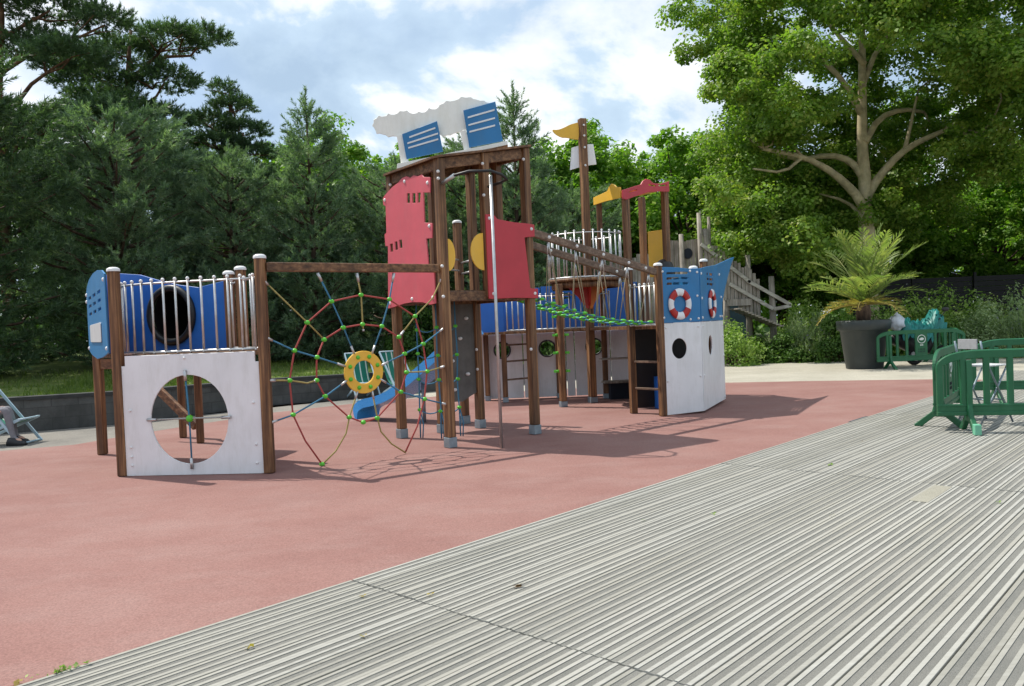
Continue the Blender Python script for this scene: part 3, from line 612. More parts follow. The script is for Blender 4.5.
# blue cargo net
cn = thing('cargo_net', 'small blue rope ladder net with green joints under the tower floor', 'cargo net', (-1.05, 11.3, 0))
tops = [(-1.33, 11.30), (-1.05, 11.22), (-.79, 11.28)]; bots = [(-1.356, 11.367), (-1.041, 11.19), (-.786, 11.382)]
zz = [1.55, 1.18, .82, .40]
vp = []
for (t, c_) in zip(tops, bots):
    f = lambda z: lerp((c_[0], c_[1], 0), (t[0], t[1], 1.9), z/1.9)
    b = MB(); b.tube([(t[0], t[1], 1.93)]+[tuple(np.array(f(z))+[random.uniform(-.01, .01), 0, 0]) for z in zz]+[f(.2), (c_[0], c_[1], .0)], .010, 8); v_ = obj('upright_rope', b, 'rope_blue', cn); vp.append([f(z) for z in zz])
    b = MB(); b.tube([f(.42), tuple(np.array(f(.2))+[.05, -.02, 0]), (c_[0]+.035, c_[1]-.02, 0)], .009, 8); obj('tail_rope', b, 'rope_blue', v_)
    for z in zz: conn(v_, f(z+random.uniform(-.02, .02)), .032)
for i in range(4):
    pts_ = []
    for p, q in ((vp[0][i], vp[1][i]), (vp[1][i], vp[2][i])):
        for t in (0, .25, .5, .75): s_ = lerp(p, q, t); pts_.append((s_[0], s_[1], s_[2]-.055*4*t*(1-t)))
    pts_.append(vp[2][i]); b = MB(); b.tube(pts_, .009, 8); obj('cross_rope', b, 'rope_blue', cn)

# ------------------------------------------------------------------ slide
sl = thing('slide', 'bright blue plastic slide curving down behind the tower posts', 'slide', (-2.55, 13.95, 0))
ctr = [(-.62, 12.62, 1.45), (-.90, 12.85, 1.20), (-1.20, 13.05, .95), (-1.5, 13.25, .72), (-1.8, 13.5, .50), (-2.05, 13.68, .36), (-2.30, 13.84, .29), (-2.46, 13.95, .26), (-2.56, 14.0, .20), (-2.59, 14.02, .12), (-2.60, 14.03, .03)]
ctr = smoothpoly(ctr, 2, False)
def channel(ctr, w, h, th):
    vs = []; fs = []; n = len(ctr)
    for i, p in enumerate(ctr):
        a_ = Vector(ctr[max(i-1, 0)]); c_ = Vector(ctr[min(i+1, n-1)]); t = (c_-a_); t.normalize(); hv = Vector((-.78, .62, 0)); s_ = Vector((hv.y, -hv.x, 0)); u = s_.cross(t); u = -u if u.z < 0 and abs(t.z) < .9 else u
        if u.dot(Vector((-.78, .62, .3))) < 0 and abs(t.z) >= .9: u = -u
        hh = h*(1 if i < n-9 else max(.25, (n-1-i)/9)); P_ = Vector(p)
        for a2, b2 in ((-w/2-th, hh), (-w/2, hh), (-w/2+.03, .03), (-w/2+.09, 0), (w/2-.09, 0), (w/2-.03, .03), (w/2, hh), (w/2+th, hh), (w/2+th, -.03), (-w/2-th, -.03)): vs.append(P_+s_*a2+u*b2)
    k = 10
    for i in range(n-1):
        for j in range(k): fs.append((i*k+j, i*k+(j+1) % k, (i+1)*k+(j+1) % k, (i+1)*k+j))
    fs.append(tuple(range(k))); fs.append(tuple(reversed(range((n-1)*k, n*k)))); b = MB(); b.add(vs, fs, 0, False); return b
so_ = obj('chute', channel(ctr, .46, .12, .03), 'slide', sl)
b = MB(); b.tube([(-1.5, 13.22, -.02), (-1.5, 13.22, .66)], .03, 10); obj('support_leg', b, 'shoe', sl)
# ------------------------------------------------------------------ rope bridge
Q11 = (2.367, 12.746); Q12 = (1.982, 13.294); Q13 = (.904, 14.79); Q14 = (1.507, 15.34)
rbg = thing('rope_bridge', 'rope bridge with green clips slung under two sloping beams', 'rope bridge', (1.2, 12.2, 0))
B1a = Vector((.277, 11.274, 2.86)); B1b = Vector((2.367, 12.746, 2.285)); B2a = Vector((-.07, 11.80, 2.86)); B2b = Vector((1.982, 13.294, 2.285))
MAT['beam_up'] = MAT['beam_pale']
hang = []
for a_, c_ in ((B1a, B1b), (B2a, B2b)):
    d_ = (c_-a_).normalized()*.06; b = MB(); b.beam(a_+d_, c_-d_, .07, .11); bb_ = obj('side_beam', b, 'beam_pale', rbg, bevel=.012)
    n_ = Vector((d_.y, -d_.x, 0)).normalized()
    for f in (.14, .34, .54, .74, .88):
        p = a_.lerp(c_, f)+n_*.036; b = MB(); b.ball(p, .026, 9, 6); obj('bolt_cap', b, 'cap', bb_)
def tread(f, side):  # lower rope line, side 0 front 1 back
    a_ = Vector((.36, 11.36, 1.93)) if side == 0 else Vector((.05, 11.80, 1.93)); c_ = Vector((2.28, 12.74, 1.50)) if side == 0 else Vector((1.95, 13.2, 1.50))
    p = a_.lerp(c_, f); p.z -= .10*4*f*(1-f); return p
for side, (a_, c_) in enumerate(((B1a, B1b), (B2a, B2b))):
    b = MB(); b.tube([tread(f, side) for f in np.linspace(0, 1, 14)], .011, 8); obj('foot_rope', b, 'rope_blue', rbg)
    for k, f in enumerate((.14, .34, .54, .74, .92)):
        top = a_.lerp(c_, f); top.z -= .05
        for df in (-.06, .06):
            bt = tread(min(max(f+df, .02), .98), side); b = MB(); b.tube([top, bt], .007, 6); h_ = obj('hanger_rope', b, 'rope_tan', rbg)
            s_ = MB(); s_.tube([top, top.lerp(bt, .22)], .011, 8); obj('rope_sleeve', s_, 'steel', h_)
for k in range(12):
    f = .04+.92*k/11; p, q = tread(f, 0), tread(f, 1); b = MB(); m_ = p.lerp(q, .5)+Vector((0, 0, -.03)); b.tube([p, m_, q], .014, 8); tr_ = obj('tread_rope', b, 'rope_blue', rbg)
    for s_ in (.03, .2, .5, .8, .97):
        pp = p.lerp(q, s_)+Vector((random.uniform(-.02, .02), 0, .01-.03*4*s_*(1-s_))); c_ = MB(); c_.ball(pp, .045, 9, 6, (1.2, .8, .55)); obj('rope_connector', c_, 'green', tr_)

# ------------------------------------------------------------------ bow
bw = thing('ship_bow', 'blue and white ship bow panels with red and white life rings and portholes', 'play ship bow', (3.0, 13.6, 0))
b1a = (2.42, 12.75); b1b = (3.054, 12.967); b2b = (3.817, 14.535); L1 = math.dist(b1a, b1b); L2 = math.dist(b1b, b2b)
post(bw, Q11[0], Q11[1], 0, 2.405, rot(b1a, b1b), cap=True); post(bw, Q12[0], Q12[1], 0, 2.39, rot(b1a, b1b), cap=True)
post(bw, 3.0, 13.06, 0, 2.355, .3, cap=True); post(bw, 3.40, 14.0, 0, 2.53, .3, cap=True); post(bw, 3.72, 14.62, 0, 2.45, .3)
ZB = 1.475
b = MB().plate(b1a, b1b, [(-.02, .01), (L1, .03), (L1, ZB), (-.02, ZB)], [ell(.262, 1.065, .135, .165, 28)], .02, .02); o1 = obj('white_hull_panel', b, 'white', bw)
bolts(o1, b1a, b1b, [(.03, ZB-.07), (L1-.05, ZB-.07), (.03, .55), (L1-.04, .6)], .031, .018)
sl1 = [[(.07, z-.022), (.46, z-.024), (.47, z+.008), (.40, z+.016), (.08, z+.014)] for z in (2.275, 2.192, 2.108)]
b = MB().plate(b1a, b1b, [(-.05, ZB+.006), (L1, ZB+.006), (L1, 2.34), (.5, 2.335), (.3, 2.36), (-.05, 2.375)], sl1, .02, .022); o2 = obj('blue_bow_panel', b, 'blue', bw)
bolts(o2, b1a, b1b, [(.0, 2.30), (.50, 2.30), (.0, ZB+.09), (.48, ZB+.05), (L1-.04, 2.28), (L1-.04, ZB+.06), (L1-.05, 1.9)], .034, .02)
b = MB().plate(b1b, b2b, [(0, .03), (L2, .05), (L2, ZB), (0, ZB)], [ell(.62, 1.075, .155, .165, 28)], .02, .02); o3 = obj('white_hull_panel', b, 'white', bw)
bolts(o3, b1b, b2b, [(.07, ZB-.07), (L2-.1, ZB-.07), (L2-.08, .85), (L2-.08, .1), (.07, .6), (L2-.08, 1.2)], .031, .024)
sl2 = [[(.5, z-.02), (1.0, z-.02), (1.0, z+.02), (.5, z+.02)] for z in (2.275, 2.19, 2.105)]
b = MB().plate(b1b, b2b, [(0, ZB+.006), (L2-.05, ZB+.006), (1.70, 1.62), (1.74, 1.80), (1.95, 2.0), (2.35, 2.30), (2.75, 2.56), (3.05, 2.70), (2.7, 2.66), (2.0, 2.56), (1.3, 2.46), (.6, 2.40), (0, 2.34)], sl2, .02, .022); o4 = obj('blue_bow_panel', b, 'blue', bw)
bolts(o4, b1b, b2b, [(.06, 2.26), (.06, 1.86), (.06, ZB+.07), (1.5, 2.30), (1.6, 1.9), (1.45, ZB+.08), (1.62, ZB+.08)], .034, .024)
fr = (3.25, 16.25); L3 = math.dist(b2b, fr)
b = MB().plate(b2b, fr, [(0, .05), (L3, .05), (L3, ZB), (0, ZB)], [], .02, .02); obj('white_hull_panel', b, 'white', bw)
b = MB().plate(b2b, fr, [(0, ZB+.006), (L3, ZB+.006), (L3, 2.35), (0, 2.42)], [], .02, .022); obj('blue_bow_panel', b, 'blue', bw)
def lifering(parent, A, B, u, z, ru, rz2, off):
    A_ = Vector((*A, 0)); e = (Vector((*B, 0))-A_).normalized(); n = Vector((e.y, -e.x, 0)); c = A_+e*u+n*off+Vector((0, 0, z)); b = MB(); n1 = 48; m1 = 8; w = (rz2-.105*1.0)
    R0 = .190; r0 = .062
    vs = []; fs = []
    for i in range(n1):
        a = 2*math.pi*i/n1; d = e*math.cos(a)*(ru/rz2)+Vector((0, 0, 1))*math.sin(a)
        for j in range(m1): t = 2*math.pi*j/m1; vs.append(c+d*(R0+r0*math.cos(t))+n*(.028*math.sin(t)))
    b.add(vs, [], 0)
    for i in range(n1):
        for j in range(m1): b.f.append([i*m1+j, ((i+1) % n1)*m1+j, ((i+1) % n1)*m1+(j+1) % m1, i*m1+(j+1) % m1]); b.m.append(0 if ((i+3)//6) % 2 else 1); b.s.append(True)
    obj('life_ring', b, ['red', 'white'], parent)
lifering(o2, b1a, b1b, .285, 1.775, .215, .255, .055); lifering(o4, b1b, b2b, .76, 1.775, .27, .255, .055)
b = MB(); bd = [(2.0, 13.3), (2.42, 12.8), (3.0, 13.0), (3.72, 14.5), (3.2, 16.0), (1.2, 16.4)]; vs = [(x, y, z) for z in (1.39, 1.44) for x, y in bd]; m = 6; b.add(vs, [tuple(reversed(range(m))), tuple(range(m, 2*m))]+[(i, (i+1) % m, m+(i+1) % m, m+i) for i in range(m)]); obj('deck_floor', b, 'post', bw)
guard(bw, [(1.98, 13.22), (2.31, 12.80)], 1.45, 2.12, 6)
for z in (.42, .86):
    b = MB(); b.beam((2.02, 13.22, z), (2.35, 12.82, z), .05, .035); obj('ladder_rung', b, 'beam_pale', bw, bevel=.006)
b = MB().plate((2.12, 13.9), (3.3, 14.15), rect(0, .02, 1.2, 1.38), [], .02, 0); obj('opening_shade_sheet', b, 'black', bw)  # black sheet painted in for the shade inside the bow opening
b = MB(); b.lathe((2.75, 13.97, .55), [(.30, -.55), (.30, 0), (.001, .0)], 20); obj('inner_drum', b, 'deepblue', bw)

# ------------------------------------------------------------------ hull wing behind
hw = thing('ship_hull', 'long white porthole hull with blue upper boards and barred rail behind the tower', 'play ship hull', (.8, 16.2, 0))
H0 = (-.72, 16.72); H1 = (2.75, 16.72)
for x, y in ((-.544, 16.61), (-.172, 16.1), (.40, 16.60), (.95, 16.62), (1.85, 16.05)): post(hw, x, y, 0, 1.42 if x < 1.8 else 3.985, 0, shoe=.1)
xs_ = [-.72, .22, 1.12, 1.30, 2.05, 2.75]
ph = {0: (.10, 1.03), 1: (.50, 1.03), 3: (.40, 1.03)}
for i in range(5):
    x0, x1 = xs_[i]+.01, xs_[i+1]-.01; hh = [ell(ph[i][0]+(.4 if i == 0 else 0), ph[i][1], .165, .165, 24)] if i in ph else []
    b = MB().plate((x0, 16.72), (x1, 16.72), rect(0, .02, x1-x0, 1.36), hh, .02, 0); o5 = obj('white_hull_panel', b, 'white', hw)
    if i in ph:
        u = ph[i][0]+(.4 if i == 0 else 0); b = MB(); b.torus((x0+u, 16.70, ph[i][1]), (Vector((1, 0, 0)), Vector((0, 0, 1)), Vector((0, -1, 0))), .168, .016, 24, 6); obj('porthole_ring', b, 'black', o5)
for x0, x1, z1 in ((-1.0, -.1, 2.02), (-.08, .62, 2.30), (.64, 1.5, 2.32), (1.52, 2.65, 2.34)):
    hol = [[(.25, z), (.62, z), (.62, z+.035), (.25, z+.035)] for z in (2.05, 2.13, 2.21)] if x1 > 0 and x0 < .7 else []
    if x1-x0 < .75: hol = [[(.12, z), (.52, z), (.52, z+.035), (.12, z+.035)] for z in (2.05, 2.13, 2.21)]
    b = MB().plate((x0, 16.66), (x1, 16.66), rect(0, 1.40, x1-x0, z1), hol, .02, 0); obj('blue_hull_panel', b, 'deepblue', hw)
b = MB().plate((-1.0, 16.2), (-.14, 16.1), rect(0, 1.40, .86, 2.05), [], .02, 0); obj('blue_hull_panel', b, 'deepblue', hw)
b = MB(); b.box((.85, 16.2, 1.395), (3.7, .92, .05)); obj('deck_floor', b, 'post', hw)
guard(hw, [(-.08, 15.80), (1.95, 15.80)], 1.43, 2.13, 19)
for z in (.45, .82, 1.15):
    b = MB(); b.beam((-.12, 16.12, z), (.36, 16.45, z), .04, .035); obj('ladder_rung', b, 'beam_pale', hw)
b = MB(); b.box((2.05, 15.9, .80), (.62, .32, .03), .1); obj('shelf', b, 'oldrail', hw, bevel=.006)
b = MB(); b.box((2.2, 15.9, .34), (.85, .35, .04), .1); obj('bench_seat', b, 'oldwood', hw, bevel=.006)
b = MB(); b.box((2.2, 15.9, .16), (.6, .2, .32), .1); obj('bench_base', b, 'dark', hw)

# ------------------------------------------------------------------ crow's nest and mast
cn2 = thing('crows_nest', 'brown mast with yellow flag and white sail boards rising from a round barred nest', 'ship mast', (1.507, 15.34, 0))
post(cn2, Q14[0], Q14[1], 0, 5.42, .35, w=.135, shoe=.11, name='mast')
pg = post(cn2, Q13[0], Q13[1], 0, 2.27, .3, w=.115, shoe=.1)
for z in (.66, 1.0, 1.33, 1.67, 1.87):
    for s in (-1, 1):
        b = MB(); d_ = Vector((.95, .0, 0)).normalized()*s; p0 = Vector((Q13[0], Q13[1], z))+d_*.05; b.tube([p0, p0+d_*.075], .024, 8, radii=[.03, .02]); b.box(tuple(p0+d_*.075), (.05, .07, .045)); obj('foot_peg', b, 'green', pg)
NC = (1.45, 15.30); NR = .69
b = MB(); b.lathe((NC[0], NC[1], 2.31), [(.001, 0), (NR+.03, 0), (NR+.03, .05), (.001, .05)], 32); obj('nest_floor', b, 'post', cn2)
b = MB(); b.lathe((NC[0], NC[1], 2.27), [(NR-.1, -.08), (NR-.04, -.08), (NR-.04, .038), (NR-.1, .038)], 32); obj('nest_rim', b, 'post', cn2)
guard(cn2, [(NC[0]+NR*math.cos(a), NC[1]+NR*math.sin(a)) for a in np.linspace(R(35), R(35+330), 50)], 2.365, 3.22, 24)
yb = 15.26
b = MB().plate((0, yb), (1, yb), [(1.0, 2.30), (1.50, 2.30), (1.50, 1.80), (1.44, 1.82), (1.30, 2.02), (1.15, 2.18)], [], .03, .0); obj('red_bracket', b, 'red', cn2)
b = MB().plate((0, yb), (1, yb), [(1.52, 2.30), (2.04, 2.30), (1.95, 2.24), (1.80, 2.17), (1.68, 2.05), (1.60, 1.89), (1.56, 1.80), (1.52, 1.80)], [], .03, .0); obj('orange_bracket', b, 'orange', cn2)
b = MB().plate((1.507, 14.75), (1.507, 15.9), [(.05, 2.30), (.52, 2.30), (.52, 1.85), (.42, 1.9), (.25, 2.12)], [], .03, .0); obj('red_bracket', b, 'red', cn2)
FL = smoothpoly([(1.44, 5.03), (1.44, 5.355), (1.379, 5.343), (1.27, 5.318), (1.142, 5.258), (1.032, 5.226), (.917, 5.237), (.975, 5.149), (1.099, 5.073), (1.208, 5.069), (1.369, 5.028)], 1)
b = MB().plate((0, 15.33), (1, 15.33), FL, [], .02, 0); obj('yellow_flag', b, 'yellow', cn2)
def bent(pts, name):
    b = MB(); n = len(pts); th = .012
    vs = []
    for x, z, yo in pts: vs += [(x, 15.42+yo, z), (x, 15.42+yo+th, z)]
    return b, vs
b = MB(); k = 9; vs = []; fs = []
for i in range(k):
    s_ = i/(k-1); x = 1.30+.42*s_; dy = -.10*math.sin(math.pi*s_)+.14; zt = 4.91+.055*s_; zb = 4.49+.09*s_
    xo = -.045*(1-s_)+.05*s_
    vs += [(x, 15.34+dy, zt), (x+xo, 15.34+dy+.03, zb), (x, 15.355+dy, zt), (x+xo, 15.355+dy+.03, zb)]
for i in range(k-1):
    a_ = i*4; fs += [(a_, a_+1, a_+5, a_+4), (a_+2, a_+6, a_+7, a_+3), (a_, a_+4, a_+6, a_+2), (a_+1, a_+3, a_+7, a_+5)]
fs += [(0, 2, 3, 1), (4*k-4, 4*k-3, 4*k-1, 4*k-2)]
b.add(vs, fs, 0, False); obj('white_sail', b, 'white', cn2)
for z in (5.28, 5.08, 4.86, 4.52): c_ = MB(); c_.ball((1.53, 15.25, z), .022, 8, 6); obj('bolt_cap', c_, 'cap', cn2)

# ------------------------------------------------------------------ wheelhouse
cb_ = thing('ship_cabin', 'open wheelhouse on four brown posts with red and yellow scalloped canopy boards', 'play ship cabin', (2.5, 15.8, 1.4))
cab = [(1.875, 16.05, 3.98), (2.23, 15.0, 3.83), (2.80, 16.6, 4.09), (3.10, 15.7, 4.04)]
for k, (x, y, z) in enumerate(cab):
    if k: post(cb_, x, y, 1.44, z-.01, .6, w=.115)
RDp = [(-.091, 3.80), (-.091, 3.96), (.16, 4.03), (.414, 4.10), (.47, 4.17), (.56, 4.215), (.66, 4.205), (.746, 4.15), (.95, 4.15), (1.20, 4.22), (1.20, 4.02), (.9, 4.0), (.62, 3.97), (.30, 3.88), (.013, 3.79)]
b = MB().plate((2.19, 14.95), (3.12, 15.66), RDp, [[(.62, 4.10), (.82, 4.085), (.82, 4.11), (.62, 4.125)], [(.90, 4.10), (1.12, 4.125), (1.12, 4.15), (.90, 4.125)], [(.08, 3.92), (.30, 3.98), (.30, 4.0), (.08, 3.94)]], .03, .05); obj('red_canopy_board', b, 'crimson', cb_)
YE = [(-.08, 3.88), (-.08, 4.03), (.58, 4.05), (.66, 4.12), (.77, 4.155), (.88, 4.12), (.97, 4.06), (1.13, 4.03), (1.13, 3.83), (.45, 3.87)]
b = MB().plate((1.84, 16.03), (2.19, 14.96), YE, [], .03, .06); obj('yellow_canopy_board', b, 'yellow', cb_)
b = MB(); vs = [(1.87, 16.02, 3.99), (2.20, 15.0, 3.95), (3.09, 15.70, 4.06), (2.80, 16.58, 4.11)]; b.add(vs+[(x, y, z+.02) for x, y, z in vs], [(3, 2, 1, 0), (4, 5, 6, 7)]+[(i, (i+1) % 4, 4+(i+1) % 4, 4+i) for i in range(4)]); obj('canopy_roof', b, 'yellow', cb_)
b = MB().plate((2.84, 16.25), (3.19, 16.2), [(0, 2.4), (.37, 2.4), (.37, 3.36), (0, 3.32)], [], .02, 0); obj('yellow_entry_panel', b, 'yellow', cb_)
b = MB(); b.lathe((3.05, 15.75, 2.4), [(.20, 0), (.20, .12), (.16, .24), (.08, .31), (.001, .33)], 16); obj('dark_hood', b, 'black', cb_)
# ------------------------------------------------------------------ green crowd barriers
def make_barrier():
    t = thing('crowd_barrier', 'green plastic crowd barrier', 'barrier'); L_ = 2.42; h = L_/2
    o = []
    def arc_(cx, cz, r, a0, a1): return [(cx+r*math.cos(R(a)), cz+r*math.sin(R(a))) for a in np.linspace(a0, a1, 7)]
    ELX, ELZ = .52, .20
    def top_(x):
        d = max(0, abs(x)-(h-ELX)); return .80+ELZ*math.sqrt(max(0, 1-(d/ELX)**2.6))
    xs_t = [h*math.cos(math.pi*i/30) for i in range(31)]
    o = [(-h, .20), (h, .20)]+[(x, top_(x)) for x in xs_t]
    holes = []; xs0 = [-h+.07, -.17, .17, h-.07]
    for x0, x1 in ((-h+.075, -.165), (.165, h-.075)):
        n = 4; w = (x1-x0+.07)/n
        for i in range(n):
            a = x0+i*w; c = a+w-.07; zt = .895
            m_ = (a+c)/2; holes.append([(a, .33), (c, .33), (c, top_(c)-.10), (m_, top_(m_)-.10), (a, top_(a)-.10)])
    vs, fs = plate_mesh(o, holes, .045, .008); b = MB(); b.add([(u, -w, z) for u, z, w in vs], fs)
    obj('barrier_panel', b, 'barrier', t)
    b = MB(); b.tube([(h-.02, 0, .62)]+[(x*.985, 0, top_(x)-.015) for x in xs_t]+[(-h+.02, 0, .62)], .021, 10); obj('top_rail', b, 'barrier', t)
    b = MB(); b.beam((-h, 0, .225), (h, 0, .225), .075, .05); b.beam((-h, 0, .325), (h, 0, .325), .06, .03); obj('bottom_rail', b, 'barrier', t, bevel=.008)
    for x in (-h+.36, h-.36):
        b = MB(); vs, fs = plate_mesh([(-.30, 0), (-.21, 0), (-.06, .13), (.06, .13), (.21, 0), (.30, 0), (.30, .025), (.09, .20), (.045, .36), (-.045, .36), (-.09, .20), (-.30, .025)], [], .06, .008)
        b.add([(x+w, u, z) for u, z, w in vs], fs); obj('foot', b, 'barrier', t)
        b = MB(); b.box((x, -.035, .60), (.065, .03, .56)); obj('upright_rib', b, 'barrier', t, bevel=.008)
    # badge: pale ring with a leaf, and a plain block of slots under it
    for s in (-1,):
        b = MB(); b.torus((0, s*.030, .755), (Vector((1, 0, 0)), Vector((0, 0, 1)), Vector((0, s, 0))), .105, .010, 28, 6, flat=.5); bd = obj('round_badge', b, 'mintdecal', t)
        lf = smoothpoly([(-.075, .75), (-.03, .785), (.02, .80), (.075, .77), (.05, .735), (.0, .72), (-.03, .725)], 1); vs, fs = plate_mesh(lf, [], .008, .001); b = MB(); b.add([(u, s*.028-w, z) for u, z, w in vs], fs); obj('leaf_emblem', b, 'mintdecal', bd)
        b = MB()
        for k in range(3): b.box((-.03+.03*k, s*.0245, .60), (.018, .004, .035))
        obj('badge_plate', b, 'mintdecal', bd)
        b = MB()
        for i in range(5):
            for j in range(2): b.box((-.08+.04*i, s*.0245, .43+.06*j), (.014, .004, .04))
        obj('slot_block', b, 'dark', t)
    return t
bar = make_barrier(); BG = 'green crowd barriers'
defs = [((6.40, 9.60), -13, 'green crowd barrier with pale feet standing at the front of the deck enclosure'), ((5.99, 11.0), 54, 'green crowd barrier seen end-on, closing the left side of the deck enclosure'),
        ((8.45, 12.45), -11, 'green crowd barrier at the back of the deck enclosure beyond the tall stool'), ((10.72, 20.97), 4, 'green crowd barrier with a pale round leaf badge beside the big palm pot'),
        ((12.05, 22.3), 80, 'green crowd barrier turned end-on behind the badged one by the shrubs')]
for i, ((x, y), rz, lab) in enumerate(defs):
    o = bar if i == 0 else copy_tree(bar); o.location = (x, y, .012 if i < 3 else -.012); o.rotation_euler.z = R(rz); o['label'] = lab; o['group'] = BG
fb = MB(); fb.box((-.85+6.40, -.268+9.60, .072), (.075, .10, .13)); fe = obj('foot_end', fb, 'mint', bar, 'faded mint green foot block', bevel=.01)

MAT['edgemetal_pale'] = mottled('pale_grey_plastic', (.36, .36, .37), .1, 20, .5)
# tall folding stool inside the enclosure
sx, sy = 6.15, 10.45
fs_ = thing('folding_stool', 'tall grey folding stool with a slatted back inside the green barriers', 'stool', (sx, sy, .012))
def sp_(x, y, z): c, s = math.cos(R(20)), math.sin(R(20)); return (sx+x*c-y*s, sy+x*s+y*c, z)
for yy in (-.19, .19):
    b = MB(); b.tube([sp_(-.27, yy, 1.10), sp_(-.24, yy, .95), sp_(.26, yy, .03)], .013, 8); obj('leg', b, 'shoe', fs_)
    b = MB(); b.tube([sp_(.20, yy*.9, .76), sp_(-.28, yy*.9, .03)], .013, 8); obj('leg', b, 'shoe', fs_)
for z, x in ((.33, .09), (.33, -.09)): b = MB(); b.tube([sp_(x, -.19, z), sp_(x, .19, z)], .010, 8); obj('stretcher', b, 'shoe', fs_)
b = MB()
for k in range(5): b.box(sp_(-.15+.085*k, 0, .775), (.075, .40, .018), R(20))
obj('seat', b, 'chairgrey', fs_, bevel=.004)
b = MB(); b.box(sp_(-.268, 0, 1.06), (.018, .28, .13), R(20)); obj('backrest', b, 'edgemetal_pale', fs_, bevel=.004)

# ------------------------------------------------------------------ deck chairs and the sitter
def make_deckchair():
    t = thing('deck_chair', 'striped deck chair', 'deck chair'); w = .28
    for s in (-1, 1):
        b = MB(); b.beam((-.30, s*w, 1.06), (.52, s*w, .0), .028, .045); obj('long_leg', b, 'alu', t, bevel=.005)
        b = MB(); b.beam((.50, s*(w-.04), .40), (-.50, s*(w-.04), .0), .028, .045); obj('short_leg', b, 'alu', t, bevel=.005)
    for p in ((-.30, 1.06), (.50, .40), (.50, .02), (-.48, .01)): b = MB(); b.tube([(p[0], -w, p[1]), (p[0], w, p[1])], .016, 8); obj('cross_bar', b, 'alu', t)
    pr = smoothpoly([(-.31, 1.075), (-.22, .72), (-.08, .40), (.10, .29), (.30, .33), (.50, .41)], 2, False); b = MB(); n = len(pr); vs = []; fs = []
    for x, z in pr:
        for y in (-.235, .235): vs += [(x, y, z), (x, y, z-.006)]
    for i in range(n-1):
        k = i*4; fs += [(k, k+4, k+6, k+2), (k+1, k+3, k+7, k+5), (k, k+1, k+5, k+4), (k+2, k+6, k+7, k+3)]
    b.add(vs, fs, 0, True); obj('sling', b, 'cloth', t); return t
dcp = make_deckchair(); DG = 'green and white striped deck chairs'
for i, ((x, y), rz, lab) in enumerate([((-8.25, 12.74), 0, 'deck chair with pale frame in which a person in grey trousers sits'), ((-3.50, 18.4), -62, 'green striped deck chair seen through the yellow ring of the net'), ((-2.72, 18.75), -50, 'green striped deck chair just above the end of the blue slide')]):
    o = dcp if i == 0 else copy_tree(dcp); o.location = (x, y, -.014); o.rotation_euler.z = R(rz); o['label'] = lab; o['group'] = DG
# person: one skinned body
px_, py_ = -8.43, 12.60
J = {'pelvis': (-.02, 0, .40), 'spine': (-.12, 0, .55), 'chest': (-.22, 0, .76), 'neck': (-.285, 0, .93), 'jaw': (-.275, 0, 1.00), 'head': (-.265, 0, 1.08), 'crown': (-.275, 0, 1.17)}
RADI = {'pelvis': .135, 'spine': .13, 'chest': .14, 'neck': .058, 'jaw': .075, 'head': .098, 'crown': .065}
E_ = [('pelvis', 'spine'), ('spine', 'chest'), ('chest', 'neck'), ('neck', 'jaw'), ('jaw', 'head'), ('head', 'crown')]
for s, n_ in ((-1, 'r'), (1, 'l')):
    lx = .02 if s < 0 else -.10
    for k, p, r_, par in (('hip', (.05, s*.10, .38), .095, 'pelvis'), ('thigh', (.24, s*.12, .46), .085, None), ('knee', (.47+lx, s*.13, .56), .066, None), ('calf', (.52+lx, s*.13, .33), .056, None), ('ankle', (.57+lx, s*.13, .10), .040, None), ('toe', (.70+lx, s*.14, .045), .034, None),
                       ('shoulder', (-.23, s*.19, .84), .062, 'chest'), ('elbow', (-.06, s*.27, .58), .042, None), ('wrist', (.17, s*.22, .55), .030, None), ('palm', (.24, s*.20, .555), .036, None)):
        J[k+n_] = p; RADI[k+n_] = r_
    E_ += [('pelvis', 'hip'+n_), ('hip'+n_, 'thigh'+n_), ('thigh'+n_, 'knee'+n_), ('knee'+n_, 'calf'+n_), ('calf'+n_, 'ankle'+n_), ('ankle'+n_, 'toe'+n_), ('chest', 'shoulder'+n_), ('shoulder'+n_, 'elbow'+n_), ('elbow'+n_, 'wrist'+n_), ('wrist'+n_, 'palm'+n_)]
    for k in range(4):
        f = 'f%d%s' % (k, n_); J[f+'a'] = (.29+.004*k, s*(.175+.018*k), .565); J[f+'b'] = (.335-.006*abs(k-1), s*(.170+.020*k), .545); RADI[f+'a'] = .0095; RADI[f+'b'] = .008; E_ += [('palm'+n_, f+'a'), (f+'a', f+'b')]
    f = 't'+n_; J[f+'a'] = (.235, s*.155, .56); J[f+'b'] = (.275, s*.14, .55); RADI[f+'a'] = .011; RADI[f+'b'] = .009; E_ += [('palm'+n_, f+'a'), (f+'a', f+'b')]
names = list(J); pme = bpy.data.meshes.new('person'); pme.from_pydata([J[n] for n in names], [(names.index(a), names.index(b)) for a, b in E_], [])
po = bpy.data.objects.new('person', pme); COL.objects.link(po)
sk = po.modifiers.new('skin', 'SKIN'); sk.use_smooth_shade = True
for i, n in enumerate(names): v = pme.skin_vertices[0].data[i]; v.radius = (RADI[n], RADI[n]); v.use_root = (n == 'pelvis')
sb = po.modifiers.new('sub', 'SUBSURF'); sb.levels = 2; sb.render_levels = 2
dg = bpy.context.evaluated_depsgraph_get(); dg.update(); body = bpy.data.meshes.new_from_object(po.evaluated_get(dg)); bpy.data.objects.remove(po)
body.materials.clear()
for m in ('skin', 'trouser', 'shirt'): body.materials.append(MAT[m])
mi = []
